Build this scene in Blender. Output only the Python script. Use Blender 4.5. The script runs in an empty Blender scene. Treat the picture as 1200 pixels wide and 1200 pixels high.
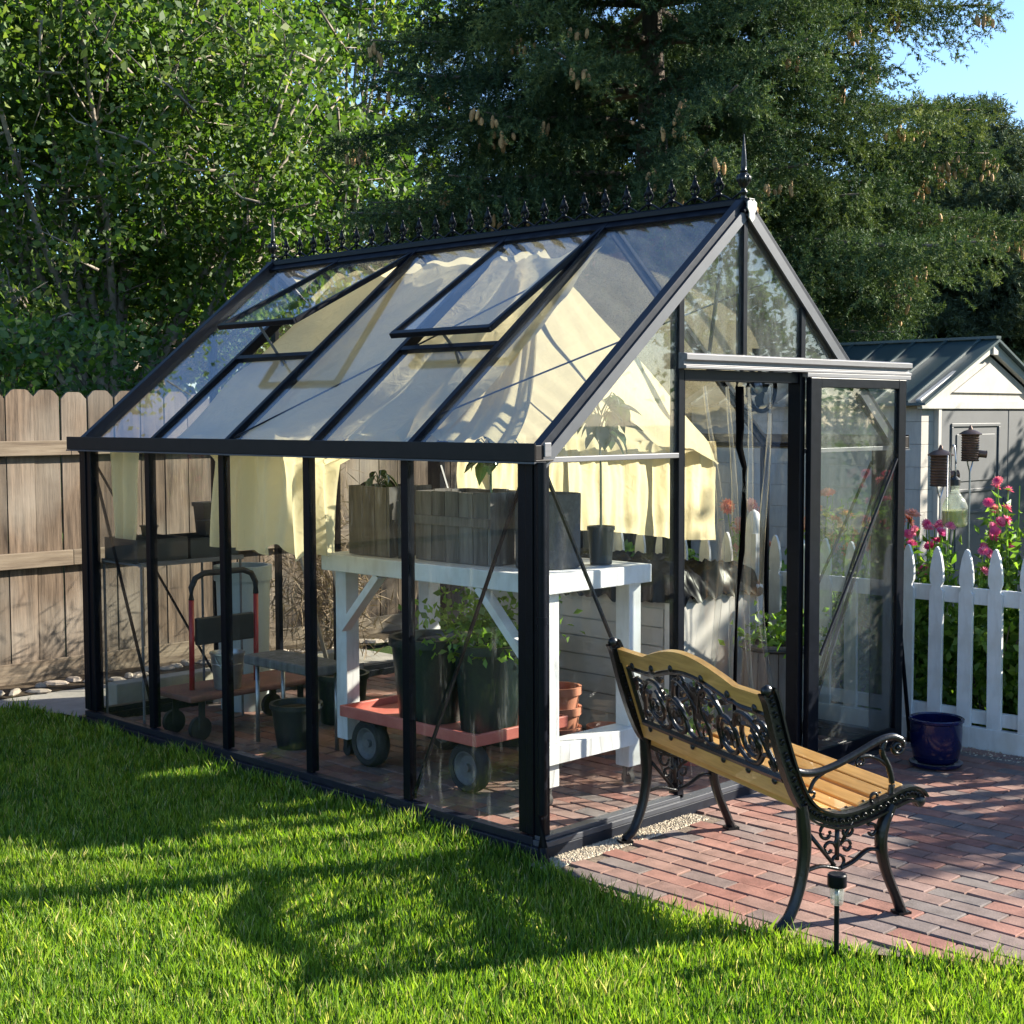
import bpy, math, random
import numpy as np
from mathutils import Vector, Matrix, noise
R = math.radians
random.seed(7); rng = np.random.default_rng(7)
scene = bpy.context.scene
COL = scene.collection

# ------------------------------------------------------------------ helpers
def tag(o, label=None, cat=None, group=None, kind=None):
    if label: o['label'] = label
    if cat: o['category'] = cat
    if group: o['group'] = group
    if kind: o['kind'] = kind
    return o

def empty(name, loc=(0, 0, 0), rz=0.0, label=None, cat=None, group=None):
    o = bpy.data.objects.new(name, None)
    o.empty_display_size = 0.1
    COL.objects.link(o); o.location = loc; o.rotation_euler = (0, 0, rz)
    return tag(o, label, cat, group)

def link_mesh(name, me, mat, parent=None, loc=None, smooth=False):
    o = bpy.data.objects.new(name, me)
    if mat: me.materials.append(mat)
    if smooth: me.polygons.foreach_set('use_smooth', [True] * len(me.polygons))
    if parent: o.parent = parent
    if loc is not None: o.location = loc
    COL.objects.link(o)
    return o

class MB:
    """collects shapes into one mesh; self.r = per-face random value"""
    def __init__(s): s.v = []; s.f = []; s.rn = []; s.r = 0.5
    def add(s, vs, fs):
        b = len(s.v); s.v += [tuple(v) for v in vs]
        for f in fs: s.f.append(tuple(b + i for i in f)); s.rn.append(s.r)
    def box(s, c, d, rot=None):
        x, y, z = d[0] / 2, d[1] / 2, d[2] / 2
        vs = [Vector(q) for q in ((-x,-y,-z),(x,-y,-z),(x,y,-z),(-x,y,-z),(-x,-y,z),(x,-y,z),(x,y,z),(-x,y,z))]
        if rot is not None: vs = [rot @ v for v in vs]
        s.add([v + Vector(c) for v in vs], [(3,2,1,0),(4,5,6,7),(0,1,5,4),(1,2,6,5),(2,3,7,6),(3,0,4,7)])
    def mm(s, a, b):
        s.box([(a[i] + b[i]) / 2 for i in range(3)], [abs(b[i] - a[i]) for i in range(3)])
    def beam(s, a, b, w, h, up=(0, 0, 1)):
        a = Vector(a); b = Vector(b); d = (b - a).normalized(); up = Vector(up)
        if abs(d.dot(up)) > .98: up = Vector((0, 1, 0))
        x = d.cross(up).normalized(); z = x.cross(d)
        vs = [p + x * i * w / 2 + z * j * h / 2 for p in (a, b) for i, j in ((-1,-1),(1,-1),(1,1),(-1,1))]
        s.add(vs, [(0,1,2,3),(7,6,5,4),(0,4,5,1),(1,5,6,2),(2,6,7,3),(3,7,4,0)])
    def tube(s, pts, r, n=8, flat=1.0, up=(0, 0, 1), cap=True):
        pts = [Vector(p) for p in pts]; m = len(pts); vs = []; fs = []
        rr = r if hasattr(r, '__len__') else [r] * m
        ref = Vector(up)
        for i, p in enumerate(pts):
            d = (pts[min(i + 1, m - 1)] - pts[max(i - 1, 0)])
            d = d.normalized() if d.length > 1e-9 else Vector((0, 0, 1))
            x = d.cross(ref)
            if x.length < .05: x = d.cross(Vector((0.3, 1, .1)))
            x.normalize(); z = x.cross(d)
            for k in range(n):
                a = 2 * math.pi * k / n
                vs.append(p + x * math.cos(a) * rr[i] * flat + z * math.sin(a) * rr[i])
        for i in range(m - 1):
            for k in range(n):
                k2 = (k + 1) % n
                fs.append((i*n+k, i*n+k2, (i+1)*n+k2, (i+1)*n+k))
        if cap: fs.append(tuple(range(n))[::-1]); fs.append(tuple((m-1)*n+k for k in range(n)))
        s.add(vs, fs)
    def lathe(s, prof, c=(0, 0, 0), n=16, close=False):
        vs = []; fs = []; m = len(prof)
        for r, z in prof:
            for k in range(n):
                a = 2 * math.pi * k / n
                vs.append((c[0] + r * math.cos(a), c[1] + r * math.sin(a), c[2] + z))
        for i in range(m - 1):
            for k in range(n):
                k2 = (k + 1) % n
                fs.append((i*n+k, i*n+k2, (i+1)*n+k2, (i+1)*n+k))
        fs.append(tuple(range(n))[::-1]); fs.append(tuple((m-1)*n+k for k in range(n)))
        s.add(vs, fs)
    def prism(s, poly, fn, t0, t1):
        """poly 2D outline, fn(u,v,t)->xyz, extruded from t0 to t1"""
        n = len(poly)
        vs = [fn(u, v, t0) for u, v in poly] + [fn(u, v, t1) for u, v in poly]
        fs = [tuple(range(n)), tuple(range(n, 2 * n))[::-1]] + [(i, (i+1) % n, n+(i+1) % n, n+i)[::-1] for i in range(n)]
        s.add(vs, fs)
    def grid(s, fn, nu, nv):
        vs = [fn(i / nu, j / nv) for i in range(nu + 1) for j in range(nv + 1)]
        fs = [(i*(nv+1)+j, (i+1)*(nv+1)+j, (i+1)*(nv+1)+j+1, i*(nv+1)+j+1) for i in range(nu) for j in range(nv)]
        s.add(vs, fs)
    def ell(s, c, r, n=10, m=6, rot=None):
        vs = []; fs = []
        for i in range(m + 1):
            th = math.pi * i / m
            for k in range(n):
                a = 2 * math.pi * k / n
                v = Vector((r[0]*math.sin(th)*math.cos(a), r[1]*math.sin(th)*math.sin(a), -r[2]*math.cos(th)))
                if rot is not None: v = rot @ v
                vs.append(v + Vector(c))
        for i in range(m):
            for k in range(n):
                k2 = (k + 1) % n
                fs.append((i*n+k, i*n+k2, (i+1)*n+k2, (i+1)*n+k))
        s.add(vs, fs)
    def build(s, name, mat, parent=None, loc=None, smooth=False, bevel=0, sharp=None):
        me = bpy.data.meshes.new(name)
        me.from_pydata(s.v, [], s.f)
        at = me.attributes.new('rnd', 'FLOAT', 'FACE'); at.data.foreach_set('value', s.rn)
        o = link_mesh(name, me, mat, parent, loc, smooth)
        if smooth and sharp:
            me.set_sharp_from_angle(angle=R(sharp))
        if bevel:
            b = o.modifiers.new('bevel', 'BEVEL'); b.width = bevel; b.segments = 2; b.limit_method = 'ANGLE'; b.angle_limit = R(40)
        return o

def np_mesh(name, V, nper, mat, parent=None, rnd=None, smooth=False, loc=None):
    """V (n, nper, 3): n separate polygons of nper corners"""
    n = V.shape[0]
    me = bpy.data.meshes.new(name)
    me.vertices.add(n * nper); me.vertices.foreach_set('co', V.astype(np.float32).ravel())
    me.loops.add(n * nper); me.loops.foreach_set('vertex_index', np.arange(n * nper, dtype=np.int32))
    me.polygons.add(n); me.polygons.foreach_set('loop_start', np.arange(0, n * nper, nper, dtype=np.int32))
    me.update(calc_edges=True)
    if rnd is not None:
        at = me.attributes.new('rnd', 'FLOAT', 'FACE'); at.data.foreach_set('value', rnd.astype(np.float32))
    return link_mesh(name, me, mat, parent, loc, smooth)

# ------------------------------------------------------------------ materials
MATS = {}
def newmat(name):
    m = bpy.data.materials.new(name); m.use_nodes = True
    nt = m.node_tree; nt.nodes.clear()
    MATS[name] = m
    return m, nt, nt.nodes, nt.links
def N(nt, t, **kw):
    n = nt.nodes.new(t)
    for k, v in kw.items():
        if k in n.inputs.keys() if isinstance(k, str) else False: n.inputs[k].default_value = v
        else: setattr(n, k, v)
    return n
def c4(c): return (c[0], c[1], c[2], 1)

def pmat(name, col, rough=.6, metal=0, col2=None, nscale=8, nstretch=(1, 1, 1), bump=0, bscale=None, rnd=0.0, ramp=(.35, .65),
         spec=.5, col3=None, n3=1.5, trans=0, coat=0, rr=None):
    m, nt, nd, ln = newmat(name)
    out = nd.new('ShaderNodeOutputMaterial'); b = nd.new('ShaderNodeBsdfPrincipled')
    ln.new(b.outputs[0], out.inputs[0])
    b.inputs['Roughness'].default_value = rough; b.inputs['Metallic'].default_value = metal
    b.inputs['Specular IOR Level'].default_value = spec; b.inputs['Coat Weight'].default_value = coat
    tc = nd.new('ShaderNodeTexCoord'); mp = nd.new('ShaderNodeMapping'); mp.inputs['Scale'].default_value = nstretch
    ln.new(tc.outputs['Object'], mp.inputs[0])
    at = nd.new('ShaderNodeAttribute'); at.attribute_name = 'rnd'
    # offset the texture per piece so that boards and bricks differ
    vm = nd.new('ShaderNodeVectorMath'); vm.operation = 'MULTIPLY_ADD'
    cb = nd.new('ShaderNodeCombineXYZ')
    for i in range(3): ln.new(at.outputs['Fac'], cb.inputs[i])
    ln.new(cb.outputs[0], vm.inputs[0]); vm.inputs[1].default_value = (37, 53, 71); ln.new(mp.outputs[0], vm.inputs[2])
    nz = nd.new('ShaderNodeTexNoise'); nz.inputs['Scale'].default_value = nscale; nz.inputs['Detail'].default_value = 8
    nz.inputs['Roughness'].default_value = .65
    ln.new(vm.outputs[0], nz.inputs['Vector'])
    c = col2 or [x * .8 for x in col]
    rp = nd.new('ShaderNodeValToRGB'); rp.color_ramp.elements[0].position = ramp[0]; rp.color_ramp.elements[1].position = ramp[1]
    rp.color_ramp.elements[0].color = c4(c); rp.color_ramp.elements[1].color = c4(col)
    ln.new(nz.outputs['Fac'], rp.inputs[0])
    last = rp.outputs[0]
    if col3:
        n2 = nd.new('ShaderNodeTexNoise'); n2.inputs['Scale'].default_value = n3; n2.inputs['Detail'].default_value = 5
        ln.new(tc.outputs['Object'], n2.inputs['Vector'])
        r2 = nd.new('ShaderNodeValToRGB'); r2.color_ramp.elements[0].position = .45; r2.color_ramp.elements[1].position = .7
        ln.new(n2.outputs['Fac'], r2.inputs[0])
        mx = nd.new('ShaderNodeMix'); mx.data_type = 'RGBA'; ln.new(r2.outputs[0], mx.inputs[0]); ln.new(last, mx.inputs[6]); mx.inputs[7].default_value = c4(col3)
        last = mx.outputs[2]
    if rnd:
        hs = nd.new('ShaderNodeHueSaturation'); ma = nd.new('ShaderNodeMath'); ma.operation = 'MULTIPLY_ADD'
        ln.new(at.outputs['Fac'], ma.inputs[0]); ma.inputs[1].default_value = rnd * 2; ma.inputs[2].default_value = 1 - rnd
        ln.new(ma.outputs[0], hs.inputs['Value']); ln.new(last, hs.inputs['Color']); last = hs.outputs[0]
    ln.new(last, b.inputs['Base Color'])
    if rr:
        mr = nd.new('ShaderNodeMapRange'); mr.inputs[3].default_value = rr[0]; mr.inputs[4].default_value = rr[1]
        ln.new(nz.outputs['Fac'], mr.inputs[0]); ln.new(mr.outputs[0], b.inputs['Roughness'])
    if bump:
        bm = nd.new('ShaderNodeBump'); bm.inputs['Strength'].default_value = bump; bm.inputs['Distance'].default_value = .01
        if bscale:
            n3_ = nd.new('ShaderNodeTexNoise'); n3_.inputs['Scale'].default_value = bscale; n3_.inputs['Detail'].default_value = 6
            ln.new(vm.outputs[0], n3_.inputs['Vector']); ln.new(n3_.outputs['Fac'], bm.inputs['Height'])
        else: ln.new(nz.outputs['Fac'], bm.inputs['Height'])
        ln.new(bm.outputs[0], b.inputs['Normal'])
    return m

def leafmat(name, cols, trans=.35, rough=.5, gloss=.06, tcol=1.3, nz=0):
    m, nt, nd, ln = newmat(name)
    out = nd.new('ShaderNodeOutputMaterial'); at = nd.new('ShaderNodeAttribute'); at.attribute_name = 'rnd'
    rp = nd.new('ShaderNodeValToRGB'); cr = rp.color_ramp
    for i, c in enumerate(cols):
        p = i / max(1, len(cols) - 1)
        if i < 2: e = cr.elements[i]; e.position = p if len(cols) > 1 else 0
        else: e = cr.elements.new(p)
        e.color = c4(c)
    cr.elements[0].position = 0
    # positions again, sorted
    for i, e in enumerate(sorted(cr.elements, key=lambda q: q.position)): pass
    ln.new(at.outputs['Fac'], rp.inputs[0])
    df = nd.new('ShaderNodeBsdfDiffuse'); tr = nd.new('ShaderNodeBsdfTranslucent'); gl = nd.new('ShaderNodeBsdfGlossy')
    gl.inputs['Roughness'].default_value = rough; gl.inputs['Color'].default_value = (.8, .85, .8, 1)
    ln.new(rp.outputs[0], df.inputs[0])
    mc = nd.new('ShaderNodeMix'); mc.data_type = 'RGBA'; mc.blend_type = 'MULTIPLY'; mc.inputs[0].default_value = 1
    mc.inputs[7].default_value = (tcol * 1.15, tcol * 1.2, tcol * .55, 1); ln.new(rp.outputs[0], mc.inputs[6]); ln.new(mc.outputs[2], tr.inputs[0])
    m1 = nd.new('ShaderNodeMixShader'); m1.inputs[0].default_value = trans; ln.new(df.outputs[0], m1.inputs[1]); ln.new(tr.outputs[0], m1.inputs[2])
    m2 = nd.new('ShaderNodeMixShader'); m2.inputs[0].default_value = gloss; ln.new(m1.outputs[0], m2.inputs[1]); ln.new(gl.outputs[0], m2.inputs[2])
    ln.new(m2.outputs[0], out.inputs[0])
    return m

def glassmat(name, tint, dust=.03, dscale=6, f0=.05, rough=.015, dmax=None, streak=(1, 1, .25), lo=.4):
    m, nt, nd, ln = newmat(name)
    out = nd.new('ShaderNodeOutputMaterial')
    tr = nd.new('ShaderNodeBsdfTransparent'); tr.inputs[0].default_value = c4(tint)
    gl = nd.new('ShaderNodeBsdfGlossy'); gl.inputs['Roughness'].default_value = rough
    ge = nd.new('ShaderNodeNewGeometry'); dt = nd.new('ShaderNodeVectorMath'); dt.operation = 'DOT_PRODUCT'
    ln.new(ge.outputs['Incoming'], dt.inputs[0]); ln.new(ge.outputs['Normal'], dt.inputs[1])
    ab = nd.new('ShaderNodeMath'); ab.operation = 'ABSOLUTE'; ln.new(dt.outputs['Value'], ab.inputs[0])
    su = nd.new('ShaderNodeMath'); su.operation = 'SUBTRACT'; su.inputs[0].default_value = 1; ln.new(ab.outputs[0], su.inputs[1])
    pw = nd.new('ShaderNodeMath'); pw.operation = 'POWER'; pw.inputs[1].default_value = 5; ln.new(su.outputs[0], pw.inputs[0])
    ma = nd.new('ShaderNodeMath'); ma.operation = 'MULTIPLY_ADD'; ma.inputs[1].default_value = 1 - f0; ma.inputs[2].default_value = f0; ln.new(pw.outputs[0], ma.inputs[0])
    m1 = nd.new('ShaderNodeMixShader'); ln.new(ma.outputs[0], m1.inputs[0]); ln.new(tr.outputs[0], m1.inputs[1]); ln.new(gl.outputs[0], m1.inputs[2])
    # dust film: thin diffuse layer, streaky
    tc = nd.new('ShaderNodeTexCoord'); mp = nd.new('ShaderNodeMapping'); mp.inputs['Scale'].default_value = streak
    ln.new(tc.outputs['Object'], mp.inputs[0])
    nz = nd.new('ShaderNodeTexNoise'); nz.inputs['Scale'].default_value = dscale; nz.inputs['Detail'].default_value = 10; nz.inputs['Roughness'].default_value = .75
    ln.new(mp.outputs[0], nz.inputs['Vector'])
    mr = nd.new('ShaderNodeMapRange'); mr.inputs[1].default_value = lo; mr.inputs[2].default_value = lo + .3
    mr.inputs[3].default_value = dust * .4; mr.inputs[4].default_value = dmax or dust * 2.2; ln.new(nz.outputs['Fac'], mr.inputs[0])
    df = nd.new('ShaderNodeBsdfDiffuse'); df.inputs[0].default_value = (.62, .64, .60, 1)
    tl = nd.new('ShaderNodeBsdfTranslucent'); tl.inputs[0].default_value = (.62, .64, .60, 1)
    md = nd.new('ShaderNodeMixShader'); md.inputs[0].default_value = .5; ln.new(df.outputs[0], md.inputs[1]); ln.new(tl.outputs[0], md.inputs[2])
    m2 = nd.new('ShaderNodeMixShader'); ln.new(mr.outputs[0], m2.inputs[0]); ln.new(m1.outputs[0], m2.inputs[1]); ln.new(md.outputs[0], m2.inputs[2])
    # a little unevenness in the reflection
    bp = nd.new('ShaderNodeBump'); bp.inputs['Strength'].default_value = .04; bp.inputs['Distance'].default_value = .01
    n2 = nd.new('ShaderNodeTexNoise'); n2.inputs['Scale'].default_value = 2.5; ln.new(tc.outputs['Object'], n2.inputs['Vector'])
    ln.new(n2.outputs['Fac'], bp.inputs['Height']); ln.new(bp.outputs[0], gl.inputs['Normal'])
    ln.new(m2.outputs[0], out.inputs[0])
    return m

def clothmat(name, col, trans=.45):
    m, nt, nd, ln = newmat(name)
    out = nd.new('ShaderNodeOutputMaterial')
    tc = nd.new('ShaderNodeTexCoord'); nz = nd.new('ShaderNodeTexNoise'); nz.inputs['Scale'].default_value = 3; nz.inputs['Detail'].default_value = 6
    ln.new(tc.outputs['Object'], nz.inputs['Vector'])
    rp = nd.new('ShaderNodeValToRGB'); rp.color_ramp.elements[0].color = c4([x * .88 for x in col]); rp.color_ramp.elements[1].color = c4(col)
    ln.new(nz.outputs['Fac'], rp.inputs[0])
    df = nd.new('ShaderNodeBsdfDiffuse'); tr = nd.new('ShaderNodeBsdfTranslucent'); ln.new(rp.outputs[0], df.inputs[0]); ln.new(rp.outputs[0], tr.inputs[0])
    mx = nd.new('ShaderNodeMixShader'); mx.inputs[0].default_value = trans; ln.new(df.outputs[0], mx.inputs[1]); ln.new(tr.outputs[0], mx.inputs[2])
    bp = nd.new('ShaderNodeBump'); bp.inputs['Strength'].default_value = .55; bp.inputs['Distance'].default_value = .012
    n2 = nd.new('ShaderNodeTexNoise'); n2.inputs['Distortion'].default_value = 1.5; n2.inputs['Scale'].default_value = 11; n2.inputs['Detail'].default_value = 4; ln.new(tc.outputs['Object'], n2.inputs['Vector'])
    ln.new(n2.outputs['Fac'], bp.inputs['Height']); ln.new(bp.outputs[0], df.inputs['Normal']); ln.new(bp.outputs[0], tr.inputs['Normal'])
    ln.new(mx.outputs[0], out.inputs[0])
    return m

black = pmat('black_powder_coat', (.004, .0055, .010), .38, col2=(.003, .004, .007), nscale=30, spec=.14, rr=(.28, .42))
rafterm = pmat('dark_grey_powder_coat', (.018, .021, .03), .4, col2=(.014, .016, .022), nscale=30, rr=(.32, .5), spec=.2)
barge = pmat('grey_sunlit_trim', (.065, .07, .082), .45, col2=(.05, .054, .064), nscale=14)  # grey puts the sunlight on the gable side into the trim colour
alu = pmat('weathered_aluminium', (.17, .17, .18), .5, metal=.2, col2=(.12, .12, .125), nscale=12, nstretch=(.2, 3, 3))
iron = pmat('cast_iron_black', (.006, .0065, .0075), .3, col2=(.010, .010, .011), spec=.38, nscale=60, bump=.15, bscale=90)
honey = pmat('varnished_honey_wood', (.64, .36, .10), .4, col2=(.46, .245, .065), nscale=9, nstretch=(.6, 6, 6), bump=.1, rnd=.12, coat=.3)
fencewood = pmat('weathered_fence_wood', (.165, .12, .085), .85, col2=(.045, .033, .025), nscale=5, nstretch=(5, 5, .35), bump=.6, rnd=.36, col3=(.20, .172, .14), n3=1.3, spec=.15)
white = pmat('white_paint', (.72, .73, .72), .55, col2=(.56, .56, .54), nscale=7, nstretch=(2, 2, .5), bump=.12, ramp=(.3, .5), col3=(.60, .585, .54), n3=6)
vinyl = pmat('cream_vinyl', (.52, .50, .455), .5, col2=(.43, .41, .37), nscale=3)
shedwall = pmat('beige_shed_siding', (.46, .43, .38), .6, col2=(.36, .33, .29), nscale=7, nstretch=(3, 3, .5))
sheddoor = pmat('shed_door_shaded', (.12, .125, .13), .55, col2=(.10, .105, .11), nscale=3)  # door colour darkened to carry the shade lying on it
roofgreen = pmat('dark_green_metal_roof', (.035, .065, .072), .42, col2=(.03, .052, .058), nscale=3)
brick = None
m, nt, nd, ln = newmat('paver_brick'); brick = m
out = nd.new('ShaderNodeOutputMaterial'); b = nd.new('ShaderNodeBsdfPrincipled'); ln.new(b.outputs[0], out.inputs[0])
b.inputs['Roughness'].default_value = .88; b.inputs['Specular IOR Level'].default_value = .25
at = nd.new('ShaderNodeAttribute'); at.attribute_name = 'rnd'
rp = nd.new('ShaderNodeValToRGB'); cr = rp.color_ramp
pal = [(0, (.25, .105, .078)), (.18, (.30, .145, .108)), (.34, (.25, .145, .115)), (.5, (.31, .18, .14)), (.64, (.20, .142, .125)), (.78, (.18, .152, .14)), (.92, (.33, .175, .13)), (1, (.155, .14, .138))]
cr.elements[0].position = 0; cr.elements[1].position = 1
cr.elements[0].color = c4(pal[0][1]); cr.elements[1].color = c4(pal[-1][1])
for p, c in pal[1:-1]: e = cr.elements.new(p); e.color = c4(c)
ln.new(at.outputs['Fac'], rp.inputs[0])
tc = nd.new('ShaderNodeTexCoord'); nz = nd.new('ShaderNodeTexNoise'); nz.inputs['Scale'].default_value = 9; nz.inputs['Detail'].default_value = 9; nz.inputs['Roughness'].default_value = .7
ln.new(tc.outputs['Object'], nz.inputs['Vector'])
hs = nd.new('ShaderNodeHueSaturation'); hs.inputs['Saturation'].default_value = .92; mr = nd.new('ShaderNodeMapRange'); mr.inputs[1].default_value = .3; mr.inputs[2].default_value = .7; mr.inputs[3].default_value = .60; mr.inputs[4].default_value = 1.15
ln.new(nz.outputs['Fac'], mr.inputs[0]); ln.new(mr.outputs[0], hs.inputs['Value']); ln.new(rp.outputs[0], hs.inputs['Color']); ln.new(hs.outputs[0], b.inputs['Base Color'])
n2 = nd.new('ShaderNodeTexNoise'); n2.inputs['Scale'].default_value = 120; n2.inputs['Detail'].default_value = 4; ln.new(tc.outputs['Object'], n2.inputs['Vector'])
bp = nd.new('ShaderNodeBump'); bp.inputs['Strength'].default_value = .35; bp.inputs['Distance'].default_value = .004; ln.new(n2.outputs['Fac'], bp.inputs['Height']); ln.new(bp.outputs[0], b.inputs['Normal'])

sandm = pmat('joint_sand', (.24, .19, .15), .95, col2=(.11, .09, .07), nscale=60, bump=.5, spec=.1)
gravelm = pmat('pea_gravel', (.56, .49, .37), .9, col2=(.38, .32, .24), nscale=40, rnd=.35, spec=.2)
soil = pmat('garden_soil', (.10, .075, .05), .95, col2=(.05, .038, .026), nscale=14, bump=.6, spec=.1)
groundm = pmat('turf_ground', (.055, .085, .022), .95, col2=(.03, .045, .014), nscale=20, bump=.5, spec=.1, col3=(.05, .10, .02), n3=.8)
concrete = pmat('path_concrete', (.36, .33, .29), .9, col2=(.27, .25, .22), nscale=5, bump=.3, bscale=40, spec=.2)
rockm = pmat('rock', (.40, .34, .28), .9, col2=(.28, .23, .18), nscale=12, bump=.4, rnd=.2, spec=.2)
grassm = leafmat('grass_blades', [(.035, .10, .010), (.085, .18, .012), (.19, .31, .020), (.34, .42, .06), (.48, .44, .20)], trans=.4, rough=.5, gloss=.04, tcol=1.4)
leafd = leafmat('broad_leaves', [(.035, .075, .015), (.06, .12, .02), (.11, .17, .03), (.20, .24, .06)], trans=.42, rough=.55, gloss=.04, tcol=1.7)
leafs = leafmat('spruce_needles', [(.018, .042, .024), (.05, .09, .036), (.14, .18, .055), (.34, .34, .11)], trans=.15, rough=.6, gloss=.03)  # ramp runs from dark to gold, the gold being painted sunlight
leafp = leafmat('pine_needles', [(.06, .085, .05), (.09, .12, .06), (.13, .155, .08)], trans=.12, rough=.6, gloss=.03)
leafg = leafmat('garden_leaves', [(.07, .14, .02), (.13, .25, .035), (.23, .36, .06)], trans=.42, rough=.5, gloss=.04, tcol=1.6)
leafdark = leafmat('pepper_leaves', [(.02, .05, .015), (.035, .08, .02), (.05, .11, .025)], trans=.25, rough=.25, gloss=.12)
pink = leafmat('pink_petals', [(.62, .05, .25), (.76, .16, .38), (.80, .34, .46)], trans=.35, gloss=.02)
coral = leafmat('coral_petals', [(.65, .16, .12), (.72, .30, .24), (.75, .42, .34)], trans=.35, gloss=.02)
cream = leafmat('cream_petals', [(.7, .62, .45), (.75, .7, .6)], trans=.35, gloss=.02)
bark = pmat('bark', (.20, .17, .14), .95, col2=(.10, .08, .065), nscale=8, nstretch=(2, 2, .4), bump=.8, spec=.1)
twigm = pmat('pale_twig_bark', (.34, .30, .25), .9, col2=(.18, .15, .12), nscale=6, spec=.1)
conem = pmat('spruce_cone_tan', (.50, .31, .14), .75, col2=(.28, .165, .08), nscale=30, rnd=.3, spec=.2)
drym = leafmat('dry_twigs', [(.14, .10, .07), (.22, .16, .11), (.30, .23, .16)], trans=.1, gloss=.02)
glass = glassmat('clear_glass', (.968, .98, .974), dust=.004, f0=.02, dscale=7, dmax=.16, lo=.56, streak=(2.2, 2.2, .35))
glassg = glassmat('dusty_gable_glass', (.935, .955, .945), dust=.04, dscale=9, f0=.06, dmax=.16)
glassr = glassmat('roof_glass', (.968, .978, .978), dust=.010, dscale=5, f0=.12, dmax=.05)
plasticm = glassmat('clear_plastic', (.975, .975, .975), dust=.015, dscale=10, f0=.04, rough=.12, dmax=.05, streak=(8, 8, .4))
clothm = clothmat('cream_shade_cloth', (.92, .80, .49), .5)
nursery = pmat('black_nursery_plastic', (.012, .016, .017), .45, col2=(.02, .024, .024), nscale=10)
green_pot = pmat('dark_green_plastic', (.005, .017, .016), .4, col2=(.004, .012, .012), nscale=8)
growbag = pmat('grey_felt', (.10, .10, .10), .95, col2=(.06, .06, .062), nscale=30, bump=.4)
redpaint = pmat('faded_red_paint', (.58, .17, .13), .5, col2=(.48, .12, .09), nscale=8)
redpole = pmat('red_tube_paint', (.42, .03, .03), .35, col2=(.35, .025, .025), nscale=8)
rubber = pmat('black_rubber', (.02, .02, .02), .8, col2=(.03, .03, .03), nscale=20, bump=.3)
galv = pmat('galvanised_steel', (.45, .46, .46), .4, metal=.85, col2=(.32, .33, .34), nscale=14)
terracotta = pmat('terracotta', (.45, .18, .10), .85, col2=(.36, .13, .07), nscale=9)
bluegl = pmat('cobalt_blue_glaze', (.003, .006, .05), .15, col2=(.002, .005, .035), nscale=4, coat=.2)
greywood = pmat('grey_weathered_wood', (.20, .19, .175), .85, col2=(.10, .093, .085), nscale=6, nstretch=(4, 4, .4), bump=.4, rnd=.2, spec=.15)
blackfilm = pmat('black_plastic_film', (.003, .003, .0035), .5, col2=(.004, .004, .004), nscale=8, bump=.4, bscale=14, spec=0.0)
palew = pmat('pale_sun_bleached_timber', (.42, .38, .31), .85, col2=(.32, .28, .22), nscale=6, bump=.3)
hubm = pmat('wheel_hub_grey', (.16, .16, .155), .6, col2=(.10, .10, .10), nscale=14)
copper = pmat('rusty_ribbed_metal', (.17, .10, .07), .5, metal=.5, col2=(.09, .06, .045), nscale=18)
lampclear = glassmat('lamp_plastic', (.85, .88, .88), dust=.25, f0=.08, rough=.1, dmax=.5)
bottleg = glassmat('ribbed_bottle_glass', (.80, .86, .76), dust=.5, f0=.08, rough=.06, dmax=.62)
yellowliq = pmat('yellow_liquid', (.70, .68, .16), .2, col2=(.5, .46, .03), nscale=6)
whitebin = pmat('pale_blue_plastic', (.42, .47, .47), .5, col2=(.34, .39, .39), nscale=5, bump=.2)

# ------------------------------------------------------------------ setting: ground, lawn, patio
gm = MB(); gm.grid(lambda u, v: ((u - .5) * 400, (v - .5) * 400, -.055), 8, 8)
tag(gm.build('ground', groundm), kind='structure')

def edge(Y):            # left edge of the brick patio
    if Y > -.10: return -.10
    if Y > -1.15: return -.10 - .08 * math.sin((-.10 - Y) * 2.6)
    t = -1.15 - Y
    return -.13 + .10 * t + .42 * t * t

# brick pavers, running bond, courses run along Y
pb = MB()
cx = -.6; i = 0
bw, bl = .1, .236
while cx < 3.05:
    y = -6.0 + (bl / 2 if i % 2 else 0)
    while y < 3.82:
        xc = cx + bw / 2; yc = y + bl / 2
        ok = xc > edge(yc) + .04
        if -.02 > yc > -.0: ok = False
        # gravel strip at the gable wall
        if ok and -.16 + .0 < yc < .05 and xc < 1.0: ok = (yc < -.14 + .1 * 0)
        if xc < .07 and yc > -.08: ok = False
        if xc > 1.05 and abs(yc) < 0: ok = False
        if ok:
            pb.r = random.random()
            g = .004; dz = random.uniform(-.0022, .0022); tx = random.uniform(-.0015, .0015); ty = random.uniform(-.0015, .0015)
            x0, x1, y0, y1 = xc - bw/2 + g, xc + bw/2 - g, yc - bl/2 + g, yc + bl/2 - g
            j = lambda: random.uniform(-.0012, .0012)
            c = .0035
            base = [(x0, y0), (x1, y0), (x1, y1), (x0, y1)]
            top = [(x0 + c + j(), y0 + c + j()), (x1 - c + j(), y0 + c + j()), (x1 - c + j(), y1 - c + j()), (x0 + c + j(), y1 - c + j())]
            vs = [(p[0], p[1], -.04) for p in base] + [(p[0], p[1], dz - c) for p in base] + [(p[0], p[1], dz + tx * (1 if k in (1, 2) else -1) + ty * (1 if k > 1 else -1)) for k, p in enumerate(top)]
            fs = [(8, 9, 10, 11)] + [(4 + k, 4 + (k+1) % 4, 8 + (k+1) % 4, 8 + k) for k in range(4)] + [(k, (k+1) % 4, 4 + (k+1) % 4, 4 + k) for k in range(4)]
            pb.add(vs, fs)
        y += bl
    cx += bw; i += 1
tag(pb.build('brick_patio', brick), kind='structure')

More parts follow.
